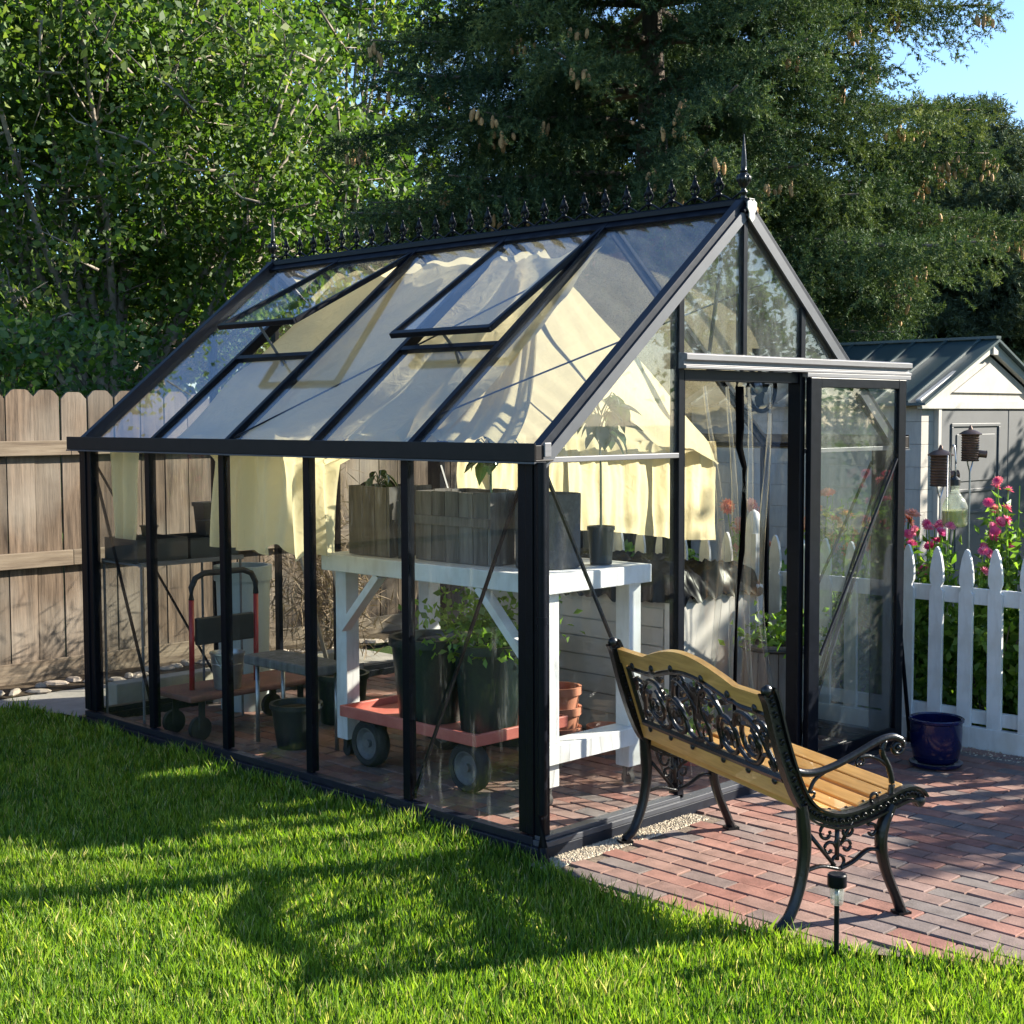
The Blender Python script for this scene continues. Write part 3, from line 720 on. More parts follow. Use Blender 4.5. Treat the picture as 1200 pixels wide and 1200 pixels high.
mb = MB(); mb.beam((TX0 + .035, TY0 + .15, .72), (TX0 + .035, TY0 + .46, 1.03), .04, .06, (1, 0, 0))
mb.build('knee_brace', white, tb)
mb = MB(); mb.mm((TX0 + .02, TY0 + .01, .22), (TX1 - .10, TY0 + .04, .31)); mb.mm((TX0 + .14, TY0 + .04, .285), (TX1 - .12, TY0 + .14, .31)); mb.build('stretcher', white, tb, bevel=.003)

def pot(name, c, r0, r1, h, mat, label, cat='pot', rim=True, group=None, n=20, soilz=True):
    o = empty(name, c, 0, label, cat, group)
    mb = MB(); pr = [(r0, 0), (r1, h*.9)]
    if rim: pr += [(r1*1.08, h*.9), (r1*1.08, h)]
    else: pr += [(r1, h)]
    pr += [(r1*.94, h), (r1*.9, h*.86), (0.001, h*.86)]
    mb.lathe(pr, (0, 0, 0), n); mb.build('shell', mat, o, smooth=True, sharp=40)
    if soilz:
        mb = MB(); mb.lathe([(.001, h*.865), (r1*.89, h*.865), (r1*.6, h*.885), (.001, h*.885)], (0, 0, 0), n); mb.build('soil', soil, o)
    return o
def bush_in(parent, c, r, n, size, mat=leafg, up=.5):
    p = rng.normal(size=(n, 3)) * np.array(r) * .5 + np.array(c)
    p[:, 2] = np.maximum(p[:, 2], c[2] - r[2]*.6)
    leafy('foliage', mat, p, size, parent, up=up)
def pepper(c, h, spread, label, n=26, sz=.15, seed=1, lo=.45, hi=.6):
    rr = random.Random(seed)
    o = empty('pepper_plant', c, 0, label, 'plant')
    st = MB(); lf = MB()
    top = [(0, 0, 0), (.01, .01, h*.5), (0.0, .02, h)]
    st.tube(top, [.007, .006, .004], 6)
    for k in range(n):
        z = h * (lo + hi * (k / n)); a = rr.random()*6.28; q = spread * rr.uniform(.4, 1) * (.7 + .5*math.sin(math.pi*k/n))
        b = Vector((q*math.cos(a)*.45, q*math.sin(a)*.45, z + .03)); e = Vector((q*math.cos(a), q*math.sin(a), z + .0))
        st.tube([(0, 0, z*.9), b], .0028, 4)
        d = (Vector((math.cos(a), math.sin(a), rr.uniform(-1.3, .1)))).normalized(); s_ = d.cross(Vector((rr.uniform(-.3, .3), rr.uniform(-.3, .3), 1))).normalized(); u_ = s_.cross(d)
        l = sz * rr.uniform(.6, 1.1); w = l*.26; lf.r = rr.random()
        rows = [(0, .02), (.2, .75), (.45, 1), (.7, .7), (1, .02)]
        vs = []
        for t, ww in rows:
            m_ = b + d*l*t - u_*(l*.25*t*t); vs += [m_ - s_*w*ww + u_*.012*ww, m_, m_ + s_*w*ww + u_*.012*ww]
        fs = []
        for i_ in range(4): fs += [(3*i_, 3*i_+1, 3*i_+4, 3*i_+3), (3*i_+1, 3*i_+2, 3*i_+5, 3*i_+4)]
        lf.add(vs, fs)
    st.build('stem', leafdark, o); lf.build('leaves', leafdark, o, smooth=True)
    return o
TT = TZ + .001
o = pot('grow_bag', (.80, .72, TT), .16, .165, .36, growbag, 'tall grey felt grow bag at the near end of the white potting table', 'grow bag', rim=False)
o = pot('nursery_pot', (1.06, .60, TT), .055, .065, .19, nursery, 'slim black nursery pot holding the pepper plant on the table corner')
pepper((1.06, .60, TT + .16), .64, .19, 'tall pepper plant with drooping dark leaves at the table corner', 34, .16, 3, .72, .33)
o = pot('square_pot', (.60, 1.56, TT), .05, .055, .30, nursery, 'tall narrow black pot beside the weathered planter box', n=4)
def wood_box(cx, cy, lx, ly, h, label, batten=0):
    o = empty('wooden_planter_box', (cx, cy, TT), 0, label, 'planter')
    for axis, sg in ((1, -1), (1, 1), (0, -1), (0, 1)):
        mb = MB(); ln__ = lx if axis == 1 else ly - .042; nb_ = max(2, round(ln__/.105)); st_ = ln__/nb_
        for k in range(nb_):
            mb.r = random.random(); p0 = -ln__/2 + k*st_ + .002; p1 = p0 + st_ - .004; q = sg*((ly if axis == 1 else lx)/2 - .010); tp = h + random.uniform(-.006, .004)
            if axis == 1: mb.mm((p0, q - .010, 0), (p1, q + .010, tp))
            else: mb.mm((q - .010, p0, 0), (q + .010, p1, tp))
        mb.build('side_boards', greywood, o)
    if batten:
        for sg in (-1, 1):
            mb = MB(); mb.mm((sg*(lx/2 + .0005), -ly/2, h*.52), (sg*(lx/2 + .016), ly/2, h*.52 + .045)); mb.build('batten', greywood, o)
    mb = MB(); mb.mm((-lx/2 + .021, -ly/2 + .021, h*.7), (lx/2 - .021, ly/2 - .021, h*.86)); mb.build('soil', soil, o)
wood_box(.78, 1.20, .36, .56, .36, 'long weathered grey planter box with a batten in the middle of the potting table', 1)
pepper((.80, 1.12, TT + .30), .36, .17, 'pepper plant growing in the long planter box mid table', 22, .14, 5, .5, .55)
wood_box(.70, 1.80, .30, .34, .37, 'shorter weathered board planter box at the far end of the potting table')
pepper((.66, 1.84, TT + .26), .16, .14, 'bushy light green seedling above the weathered planter box', 14, .10, 8)


# ------------------------------------------------------------------ coral garden cart
ct = empty('garden_cart', (0, 0, 0), 0, 'coral red flatbed garden cart with pneumatic tyres under the potting table', 'cart')
mb = MB(); a, b_ = (.44, .86, .25), (1.10, 1.93, .31)
mb.mm((a[0], a[1], .25), (b_[0], a[1] + .02, .31)); mb.mm((a[0], b_[1] - .02, .25), (b_[0], b_[1], .31)); mb.mm((a[0], a[1] + .0205, .25), (a[0] + .02, b_[1] - .0205, .31)); mb.mm((b_[0] - .02, a[1] + .0205, .25), (b_[0], b_[1] - .0205, .31))
mb.mm((a[0] + .0205, a[1] + .0205, .262), (b_[0] - .0205, b_[1] - .0205, .272)); mb.build('bed', redpaint, ct, bevel=.008)
mb = MB(); mb.mm((.6, .95, .215), (.95, .99, .249)); mb.mm((.6, 1.72, .215), (.95, 1.76, .249)); mb.mm((.58, .955, .11), (.60, .985, .249)); mb.mm((.95, .955, .11), (.97, .985, .249)); mb.mm((.58, 1.725, .12), (.6, 1.755, .249)); mb.mm((.95, 1.725, .12), (.97, 1.755, .249)); mb.build('axle_frame', black, ct)
for x, y in ((.50, .97), (1.04, .97), (.50, 1.74), (1.04, 1.74)):
    wl = empty('wheel', (x, y, .125)); wl.parent = ct
    mb = MB(); n = 28
    pr = [(.085, -.035), (.11, -.042), (.124, -.026), (.127, 0), (.124, .026), (.11, .042), (.085, .035), (.085, -.035)]
    vs = [(z, r*math.cos(2*math.pi*k/n), r*math.sin(2*math.pi*k/n)) for r, z in pr for k in range(n)]
    mb.add(vs, [(i*n+k, i*n+(k+1) % n, (i+1)*n+(k+1) % n, (i+1)*n+k) for i in range(len(pr)-1) for k in range(n)]); mb.build('tyre', rubber, wl, smooth=True, sharp=50)
    mb = MB(); pr = [(.001, -.03), (.02, -.03), (.022, -.012), (.06, -.012), (.078, -.03), (.086, -.03), (.086, .03), (.001, .03)]
    vs = [(z, r*math.cos(2*math.pi*k/n), r*math.sin(2*math.pi*k/n)) for r, z in pr for k in range(n)]
    mb.add(vs, [(i*n+k, i*n+(k+1) % n, (i+1)*n+(k+1) % n, (i+1)*n+k) for i in range(len(pr)-1) for k in range(n)]); mb.build('rim', hubm, wl, smooth=True, sharp=30)
o = pot('plant_tub', (.68, 1.45, .273), .17, .21, .44, green_pot, 'wide dark green plastic tub at the back of the coral cart', 'tub')
o = pot('plant_tub', (.72, 1.06, .273), .145, .175, .44, green_pot, 'narrower dark green tub with herbs at the front of the coral cart', 'tub')
hb = empty('herb_plant', (.72, 1.06, .66), 0, 'leafy green herb growing in the front tub on the coral cart', 'plant'); bush_in(hb, (0, 0, .12), (.30, .30, .20), 620, .05)

# ------------------------------------------------------------------ far end of the greenhouse
sh = empty('wire_shelf', (0, 0, 0), 0, 'metal staging shelf at the far end of the greenhouse carrying black trays', 'shelf')
mb = MB(); mb.mm((.06, 3.30, .985), (.78, 3.325, 1.01)); mb.mm((.06, 3.73, .985), (.78, 3.755, 1.01))
for k in range(12): mb.mm((.06 + k*.0633, 3.3255, .99), (.068 + k*.0633, 3.7295, 1.0))
mb.build('shelf_top', alu, sh)
for x, y in ((.07, 3.31), (.76, 3.31), (.07, 3.74), (.76, 3.74)):
    mb = MB(); mb.tube([(x, y, .0), (x, y, .984)], .008, 6); mb.build('leg', alu, sh)
def tray(c, d, label):
    o = empty('seed_tray', c, 0, label, 'tray'); mb = MB(); x, y, z = d
    for a, b_ in (((0, 0, 0), (x, .006, z)), ((0, y - .006, 0), (x, y, z)), ((0, .006, 0), (.006, y - .006, z)), ((x - .006, .006, 0), (x, y - .006, z)), ((.006, .006, 0), (x - .006, y - .006, .006))): mb.mm(a, b_)
    mb.build('tray_shell', nursery, o); mb = MB(); mb.mm((.0065, .0065, .007), (x - .0065, y - .0065, z*.6)); mb.build('soil', soil, o)
tray((.06, 3.33, 1.012), (.34, .38, .13), 'deep black tray at the left end of the metal shelf')
tray((.42, 3.33, 1.012), (.34, .38, .12), 'black tray beside the square pots on the metal shelf')
for k, (x, y, z, s, lb) in enumerate(((.62, 3.45, 1.135, .10, 'square black pot stacked behind the right tray on the shelf'), (.71, 3.6, 1.135, .12, 'taller square black pot at the right end of the shelf'), (.24, 3.5, 1.145, .075, 'small black pot perched on the left tray'))):
    o = empty('square_pot', (x, y, z), 0, lb, 'pot'); mb = MB(); t = s*.5; h = s*(1.6 if k == 1 else .9)
    mb.add([(-t*.8, -t*.8, 0), (t*.8, -t*.8, 0), (t*.8, t*.8, 0), (-t*.8, t*.8, 0), (-t, -t, h), (t, -t, h), (t, t, h), (-t, t, h)], [(3,2,1,0),(4,5,6,7),(0,1,5,4),(1,2,6,5),(2,3,7,6),(3,0,4,7)])
    mb.build('pot_shell', nursery, o); mb = MB(); mb.mm((-t*1.1, -t*1.1, h*.88), (t*1.1, t*1.1, h + .002)); mb.build('rim', nursery, o)
# hand cart with red uprights
hc = empty('platform_cart', (0, 0, 0), 0, 'faded red platform cart with red uprights and black push handle at the far end', 'cart')
mb = MB(); mb.mm((.10, 2.86, .235), (1.0, 3.28, .27)); mb.build('platform', pmat('worn_brown_red_paint', (.24, .10, .08), .7, col2=(.15, .075, .06), nscale=8), hc, bevel=.012)
for x in (.24, .69):
    mb = MB(); mb.tube([(x, 3.06, .271), (x, 3.05, .80)], .016, 8); mb.build('upright', redpole, hc, smooth=True)
mb = MB(); mb.tube([(.24, 3.05, .80), (.24, 3.05, .87), (.27, 3.05, .925), (.33, 3.05, .95), (.60, 3.05, .95), (.66, 3.05, .925), (.69, 3.05, .87), (.69, 3.05, .80)], .018, 8); mb.build('push_handle', rubber, hc, smooth=True)
mb = MB(); mb.mm((.265, 3.035, .53), (.665, 3.065, .69)); mb.build('tool_pouch', nursery, hc, bevel=.008)
for x in (.2, .9):
    for y in (2.92, 3.2):
        mb = MB(); mb.tube([(x, y - .015, .07), (x, y + .015, .07)], .07, 16); mb.mm((x - .02, y - .025, .07), (x + .02, y - .016, .234)); mb.build('wheel', rubber, hc, smooth=True, sharp=50)
bk = empty('galvanised_bucket', (.42, 2.96, .271), 0, 'galvanised steel bucket standing on the red platform cart', 'bucket')
mb = MB(); mb.lathe([(.075, 0), (.078, .01), (.098, .20), (.104, .205), (.104, .215), (.098, .215), (.09, .19), (.072, .02), (.001, .02)], (0, 0, 0), 22); mb.lathe([(.092, .14), (.0945, .145), (.0945, .15), (.092, .155)], (0, 0, 0), 22); mb.build('pail', galv, bk, smooth=True, sharp=40)
mb = MB(); mb.tube([(.1*math.cos(t), -.02 - .06*math.sin(t), .20 - .11*math.sin(t)) for t in [k*math.pi/10 for k in range(11)]], .003, 5); mb.build('bail_handle', galv, bk)
wbn = pot('water_bin', (.92, 3.52, 0), .15, .17, .92, whitebin, 'tall pale blue plastic bin behind the red uprights', 'bin', soilz=False)
bn = empty('stool_bench', (0, 0, 0), 0, 'low bench with weathered plank top and steel legs in the middle bays', 'bench')
mb = MB(); mb.mm((.38, 2.08, .445), (.64, 2.74, .50)); mb.build('plank_top', greywood, bn, bevel=.012)
for x, y in ((.42, 2.16), (.42, 2.66), (.60, 2.16), (.60, 2.66)):
    mb = MB(); mb.tube([(x, y, 0), (x, y, .444)], .013, 8); mb.build('leg', galv, bn, smooth=True)
o = pot('nursery_pot', (.50, 2.40, 0), .11, .14, .25, nursery, 'black pot on the floor beneath the plank bench')
o = pot('nursery_pot', (1.10, 2.75, 0), .13, .16, .30, green_pot, 'dark green pot on the brick floor behind the plank bench')
for k, (x, y, hh, lb) in enumerate(((1.5, 3.4, 1.0, 'garden rake leaning by the far glass'), (1.62, 3.3, 1.1, 'pale handled spade leaning beside the rake'))):
    tl = empty('garden_tool', (x, y, 0), 0, lb, 'tool')
    mb = MB(); mb.tube([(0, 0, .2), (-.1 + .05*k, .25, .2 + hh)], .014, 7); mb.build('handle', palew, tl, smooth=True)
    mb = MB()
    if k: mb.box((0, -.01, .11), (.18, .01, .22))
    else:
        mb.box((0, -.02, .19), (.34, .015, .02)); [mb.box((-.15 + .05*q, -.02, .12), (.008, .01, .13)) for q in range(7)]
    mb.build('head', rafterm, tl)
o = pot('terracotta_planter', (1.62, 2.15, 0), .12, .16, .42, terracotta, 'terracotta planter on the floor behind the potting table')
hz = empty('leafy_plant', (1.62, 2.15, .38), 0, 'leafy green plant filling the terracotta planter behind the table', 'plant'); bush_in(hz, (0, 0, .16), (.26, .26, .26), 420, .06)
o = pot('plant_tub', (1.45, 1.62, 0), .17, .2, .62, nursery, 'tall black tub on the floor behind the coral cart', 'tub')
# tipped stack of dry brush outside, beyond the far gable
db = empty('dry_shrub', (2.35, 4.55, 0), 0, 'brown dried shrub standing beyond the far gable', 'shrub')
n = 2200; p0 = rng.normal(size=(n, 3)) * np.array([.25, .15, .34]) + np.array([0, 0, .62]); p0[:, 2] = np.abs(p0[:, 2])
V = leaf_quads(p0, .16, rng, asp=.06, fold=.02); np_mesh('twigs', V, 4, drym, db, rnd=rng.random(n))
mb = MB()
for k in range(7): mb.tube([(0, 0, 0), (random.uniform(-.15, .15), random.uniform(-.1, .1), .3), (random.uniform(-.3, .3), random.uniform(-.15, .15), .85)], [.014, .01, .004], 5)
mb.build('stems', bark, db)
ts = MB(); ts.mm((.35, 4.12, -.02), (2.3, 4.24, .15)); tag(ts.build('timber_sleeper', palew, bevel=.008), 'pale timber sleeper lying on the path beyond the far gable', 'sleeper')

# right side: storage box, barrel, pots
sx = empty('storage_box', (0, 0, 0), 0, 'cream vinyl deck box with siding pattern against the right greenhouse wall', 'storage box')
BX0, BX1, BY0, BY1, BZ = 1.90, 2.74, .82, 2.45, .86
mb = MB(); mb.mm((BX0 + .012, BY0 + .012, .02), (BX1 - .012, BY1 - .012, BZ - .02)); mb.build('body', vinyl, sx)
mb = MB()
for k in range(7):
    z = .04 + k*.107; mb.r = k/7; mb.beam((BX0 + .004, BY0 + .06, z + .05), (BX0 + .004, BY1 - .06, z + .05), .012, .10, (.06, 0, 1))
mb.build('siding', vinyl, sx)
mb = MB(); mb.mm((BX0 + .05, BY0, .05), (BX1 - .05, BY0 + .0115, BZ - .05)); mb.build('end_panel', vinyl, sx, bevel=.004)
mb = MB()
for x in (BX0 - .012, BX1 - .045):
    for y in (BY0 - .012, BY1 - .045): mb.mm((x, y, 0), (x + .06, y + .06, BZ))
mb.build('corner_post', white, sx, bevel=.012)
mb = MB()
def lid(u, v):
    x = BX0 - .03 + u*(BX1 - BX0 + .05); y = BY0 - .03 + v*(BY1 - BY0 + .06)
    e = min(u, v, 1 - v, 1) ; d = max(0, 1 - min(u, v, 1 - v)*14)
    return (x, y, BZ + .01 + .13*(1 - d)*(.75 + .4*nz(x*5, y*5, 2)) + .045*nz(x*16, y*16, 3) + .02*nz(x*45, y*45, 6) - .05*d)
mb.grid(lid, 40, 80); filmd = leafmat('black_film_cover', [(.006, .006, .007), (.010, .010, .011)], trans=0, rough=.32, gloss=.014)
bf = mb.build('film_cover', filmd, None, smooth=True); tag(bf, 'crumpled black plastic film bundled on top of the cream storage box', 'plastic film')
ba = empty('barrel_planter', (2.36, .42, 0), 0, 'grey wooden barrel planter with basil just inside the doorway', 'planter')
mb = MB(); n = 22
for k in range(n):
    a0, a1 = 2*math.pi*k/n + .01, 2*math.pi*(k+1)/n - .01; mb.r = random.random()
    rs = [(.19, 0), (.208, .2), (.212, .38), (.205, .60)]
    vs = [(r*math.cos(a), r*math.sin(a), z) for r, z in rs for a in (a0, a1)]; vs += [((r - .02)*math.cos(a), (r - .02)*math.sin(a), z) for r, z in rs[::-1] for a in (a0, a1)]
    mb.add(vs, [(2*i_, 2*i_+1, 2*i_+3, 2*i_+2) for i_ in range(7)])
mb.build('staves', greywood, ba)
mb = MB(); mb.lathe([(.214, .0), (.214, .0)], (0, 0, .5), 8) if False else None
mb.tube([(.213*math.cos(t), .213*math.sin(t), .575) for t in [k*math.pi/16 for k in range(33)]], .012, 6); mb.build('rim_band', nursery, ba, smooth=True)
mb = MB(); mb.lathe([(.001, .50), (.19, .50), (.19, .55), (.001, .56)], (0, 0, 0), 20); mb.build('soil', soil, ba)
hp = empty('basil_plant', (2.38, .40, .56), 0, 'bright green basil growing in the barrel by the doorway', 'plant'); bush_in(hp, (0, 0, .07), (.25, .25, .12), 360, .05)
for k, (x, y, s, lb) in enumerate(((1.28, 1.10, 1.0, 'terracotta pot stack standing under the right end of the table'), (1.60, 1.05, .8, 'smaller terracotta pot beside the stacked ones'))):
    o = empty('terracotta_pot', (x, y, 0), 0, lb, 'pot'); 
    for q in range(3 if k == 0 else 1):
        mb = MB(); z = q*.11; mb.lathe([(.09*s, z), (.115*s, z + .15*s), (.128*s, z + .15*s), (.128*s, z + .19*s), (.112*s, z + .19*s), (.1*s, z + .15*s), (.001, z + .15*s)], (0, 0, 0), 20); mb.build('pot_shell', terracotta, o, smooth=True, sharp=40)
o = pot('blue_grey_pot', (1.12, .80, 0), .08, .11, .22, whitebin, 'blue grey plastic pot on the floor between the table legs') if False else None
for k, (x, y, c_, lb) in enumerate(((1.75, .55, redpaint, 'small red flower pot on the greenhouse floor behind the bench'),)):
    o = pot('flower_pot', (x, y, 0), .08, .11, .2, c_, lb)
    hq = empty('flowering_plant', (x, y, .18), 0, 'yellow green flowering plant in the small red pot behind the bench', 'plant'); bush_in(hq, (0, 0, .1), (.2, .2, .14), 130, .05)

# ------------------------------------------------------------------ park bench
bx = Vector((-.38, -.925)).normalized(); 
be = empty('garden_bench', (.425, -.80, 0), math.atan2(bx.y, bx.x), 'garden bench with black cast iron ends, scrollwork back and honey coloured slats on the bricks', 'bench')
HL = .605
def bez(pts, n=8):
    out = []; P_ = [Vector(p) for p in pts]; P_ = [P_[0]*2 - P_[1]] + P_ + [P_[-1]*2 - P_[-2]]
    for i_ in range(1, len(P_) - 2):
        for k in range(n):
            t = k/n; a, b_, c, d = P_[i_-1], P_[i_], P_[i_+1], P_[i_+2]
            out.append(.5*((2*b_) + (c - a)*t + (2*a - 5*b_ + 4*c - d)*t*t + (3*b_ - a - 3*c + d)*t**3))
    out.append(P_[-2]); return out
prof = [(-.345, .885), (-.325, .84), (-.285, .70), (-.235, .56), (-.185, .465), (-.12, .41), (-.03, .385), (.07, .395), (.17, .425), (.26, .452), (.31, .447), (.335, .42)]
def yz(x, pts): return [(x, p[0], p[1]) for p in pts]
def spiral(c, r0, r1, a0, turns, n=16):
    return [(c[0] + (r0 + (r1 - r0)*k/n)*math.cos(a0 + turns*2*math.pi*k/n), c[1] + (r0 + (r1 - r0)*k/n)*math.sin(a0 + turns*2*math.pi*k/n)) for k in range(n + 1)]
for sd in (-1, 1):
    x = sd * HL
    ef = empty('end_frame', (0, 0, 0)); ef.parent = be
    mb = MB(); c = bez([Vector((x, p[0], p[1])) for p in prof], 6)
    # channel section: two rims and a web, with a running wave ornament
    off = []
    for i_, p in enumerate(c):
        d = (c[min(i_+1, len(c)-1)] - c[max(i_-1, 0)]).normalized(); off.append(Vector((0, -d.z, d.y)))
    for i_ in range(len(c) - 1):
        a, b_ = c[i_], c[i_+1]; na, nb = off[i_], off[i_+1]; hw = .029
        for s_, wv in ((1, .040), (-1, .040)):
            mb.add([a + na*s_*hw + Vector((q, 0, 0)) for q in (-wv/2, wv/2)] + [a + na*s_*(hw - .008) + Vector((q, 0, 0)) for q in (wv/2, -wv/2)] + [b_ + nb*s_*hw + Vector((q, 0, 0)) for q in (-wv/2, wv/2)] + [b_ + nb*s_*(hw - .008) + Vector((q, 0, 0)) for q in (wv/2, -wv/2)],
                   [(0,1,5,4),(1,2,6,5),(2,3,7,6),(3,0,4,7)])
        mb.add([a + na*.018 + Vector((-.006, 0, 0)), a - na*.018 + Vector((-.006, 0, 0)), b_ - nb*.018 + Vector((-.006, 0, 0)), b_ + nb*.018 + Vector((-.006, 0, 0))], [(0,1,2,3)])
        mb.add([a + na*.018 + Vector((.006, 0, 0)), a - na*.018 + Vector((.006, 0, 0)), b_ - nb*.018 + Vector((.006, 0, 0)), b_ + nb*.018 + Vector((.006, 0, 0))], [(3,2,1,0)])
    mb.ell(c[-1] + Vector((0, -.008, .0)), (.018, .026, .026), 10, 6); mb.ell(c[0], (.017, .024, .024), 10, 6)
    mb.build('seat_rail', iron, ef, smooth=True, sharp=45)
    mb = MB()
    for i_ in range(4, len(c) - 3, 2):
        p = c[i_]; d = (c[i_+1] - c[i_-1]).normalized(); nn_ = off[i_]
        for sx_ in (-.012, .012):
            q = [p + Vector((sx_, 0, 0)) + d*(.011*math.cos(t)*(1 - t/9)) + nn_*(.010*math.sin(t)*(1 - t/9)) for t in [k*.7 - .6 for k in range(8)]]
            mb.tube(q, .0032, 5)
    mb.build('wave_ornament', iron, ef, smooth=True)
    for nm, pts, r_ in (('rear_leg', [(-.195, .46), (-.185, .38), (-.18, .28), (-.20, .16), (-.24, .06), (-.285, .012)], [.026, .031, .029, .026, .025, .026]),
                        ('front_leg', [(.20, .42), (.165, .35), (.155, .27), (.18, .17), (.225, .07), (.25, .012)], [.026, .029, .028, .025, .024, .026])):
        mb = MB(); cc = bez(yz(x, pts), 5); rr_ = np.interp(np.linspace(0, 1, len(cc)), np.linspace(0, 1, len(r_)), r_)
        mb.tube(cc, list(rr_), 10, flat=.75, up=(1, 0, 0)); mb.box((x, pts[-1][0], .006), (.055, .055, .012)); mb.build(nm, iron, ef, smooth=True, sharp=40, bevel=0)
        mb = MB(); mb.tube([p + Vector((-.0225, 0, 0)) for p in cc[2:-2]], .005, 5); mb.tube([p + Vector((.0225, 0, 0)) for p in cc[2:-2]], .005, 5); mb.build('leg_rib', iron, ef, smooth=True)
    mb = MB(); mb.tube(bez(yz(x, [(-.18, .215), (-.11, .225), (-.03, .205)]), 5), .012, 8, flat=.6, up=(1, 0, 0)); mb.tube(bez(yz(x, [(.17, .245), (.10, .262), (.03, .225), (-.03, .205)]), 5), .012, 8, flat=.6, up=(1, 0, 0))
    mb.tube(yz(x, [(-.17, .36), (-.05, .22)]), .008, 6); mb.build('stretcher', iron, ef, smooth=True)
    mb = MB()
    for pts in (spiral((-.085, .345), .035, .012, 1.57, .8), spiral((.0, .345), .035, .012, 1.57, -.8), spiral((-.075, .285), .028, .010, 0.3, .9), spiral((-.0, .285), .028, .010, 2.8, -.9), spiral((-.035, .232), .026, .026, 0, 1), spiral((.11, .33), .03, .010, 2.2, -.8)):
        mb.tube(yz(x, pts), .0065, 6)
    mb.tube(yz(x, [(-.04, .37), (-.04, .24)]), .009, 6); mb.tube(yz(x, [(.03, .385), (-.02, .30)]), .007, 6); mb.ell((x, -.04, .30), (.008, .016, .024), 8, 5); mb.build('leg_scrollwork', iron, ef, smooth=True)
    am = MB(); ac = bez(yz(x, [(-.262, .635), (-.225, .588), (-.15, .572), (-.06, .588), (.05, .628), (.14, .664), (.20, .672), (.243, .655)]), 6)
    am.tube(ac, .0125, 8, flat=1.2, up=(1, 0, 0)); am.tube(yz(x, spiral((.222, .632), .032, .008, .9, -1.25, 20)), .009, 7)
    am.ell((x, .222, .632), (.02, .012, .012), 8, 5); am.build('armrest', iron, ef, smooth=True)
    mb = MB(); mb.tube(bez(yz(x, [(.165, .662), (.155, .62), (.185, .56), (.20, .50), (.19, .445)]), 6), .0115, 8); mb.tube(yz(x, spiral((.06, .592), .022, .008, 3.8, -1.0)), .006, 6)
    mb.tube(bez(yz(x, [(.05, .61), (.09, .612), (.14, .595), (.175, .57)]), 5), .008, 6); mb.tube(yz(x, spiral((.125, .455), .026, .009, 5.2, -.9)), .006, 6)
    mb.tube(bez(yz(x, [(-.09, .575), (-.14, .545), (-.165, .50)]), 5), .0075, 6); mb.tube(yz(x, spiral((-.15, .495), .016, .006, 3.3, .9)), .0055, 6); mb.build('arm_support', iron, ef, smooth=True)
# seat slats
c = bez([Vector((0, p[0], p[1])) for p in prof], 12)
for k, yy in enumerate((-.125, -.055, .02, .095, .17, .235)):
    p = min(c[30:], key=lambda q: abs(q.y - yy)); i_ = c.index(p); d = (c[i_+1] - c[i_-1]).normalized()
    mb = MB(); mb.r = random.random(); a = math.atan2(d.z, d.y)
    mb.box((0, p.y, p.z + .024), (HL*2 - .032, .062, .02), Matrix.Rotation(a, 3, 'X')); mb.build('seat_slat', honey, be, bevel=.004)
    mb = MB()
    for sd in (-1, 1): mb.ell((sd*(HL - .03), p.y, p.z + .035), (.007, .007, .004), 8, 4)
    mb.build('bolt', iron, be, smooth=True)
def bk_(x, z, t=0):     # point on the reclined back plane, t = offset to the front
    s = (z - .46) / .42
    return (x, -.205 - .135*s + t*.95, z + t*.3)
mb = MB(); mb.r = .3
up_ = []; lo_ = []
def crest_z(x):
    a = abs(x)
    if a > .36: return .858
    if a > .29: return .858 + .022*(1 - (a - .29)/.07)
    return .880 + .048*math.cos(a/.29*math.pi/2)**1.0
xs = [(-HL + .012) + (2*HL - .024)*k/60 for k in range(61)]
for x in xs: up_.append((x, crest_z(x))); lo_.append((x, crest_z(x) - .062 - (.012 if abs(x) < .3 else 0)))
for k in range(60):
    q = [up_[k], up_[k+1], lo_[k+1], lo_[k]]
    vs = [bk_(u, v, 0) for u, v in q] + [bk_(u, v, .024) for u, v in q]
    fs = [(0,1,2,3), (7,6,5,4), (0,4,5,1), (2,6,7,3)]
    if k == 0: fs.append((0,3,7,4))
    if k == 59: fs.append((1,5,6,2))
    mb.add(vs, fs)
mb.build('crest_rail', honey, be, bevel=0)
mb = MB(); mb.r = .6; mb.prism([(-HL + .02, .462), (HL - .02, .462), (HL - .02, .525), (-HL + .02, .525)], lambda u, v, t: bk_(u, v, t), 0, .024); mb.build('lower_back_rail', honey, be, bevel=.003)
for s_ in (-1, 1):
    mb = MB(); mb.prism([(s_*(HL - .02), .527), (s_*(HL - .06), .527), (s_*(HL - .06), .797), (s_*(HL - .02), .797)], lambda u, v, t: bk_(u, v, t), 0.002, .022); mb.build('back_stile', honey, be)
mb = MB(); mb.r = .1; mb.prism([(-HL + .02, .425), (HL - .02, .425), (HL - .02, .47), (-HL + .02, .47)], lambda u, v, t: (u, -.17 + t, v), 0, .022); mb.build('rear_seat_slat', honey, be, bevel=.003)
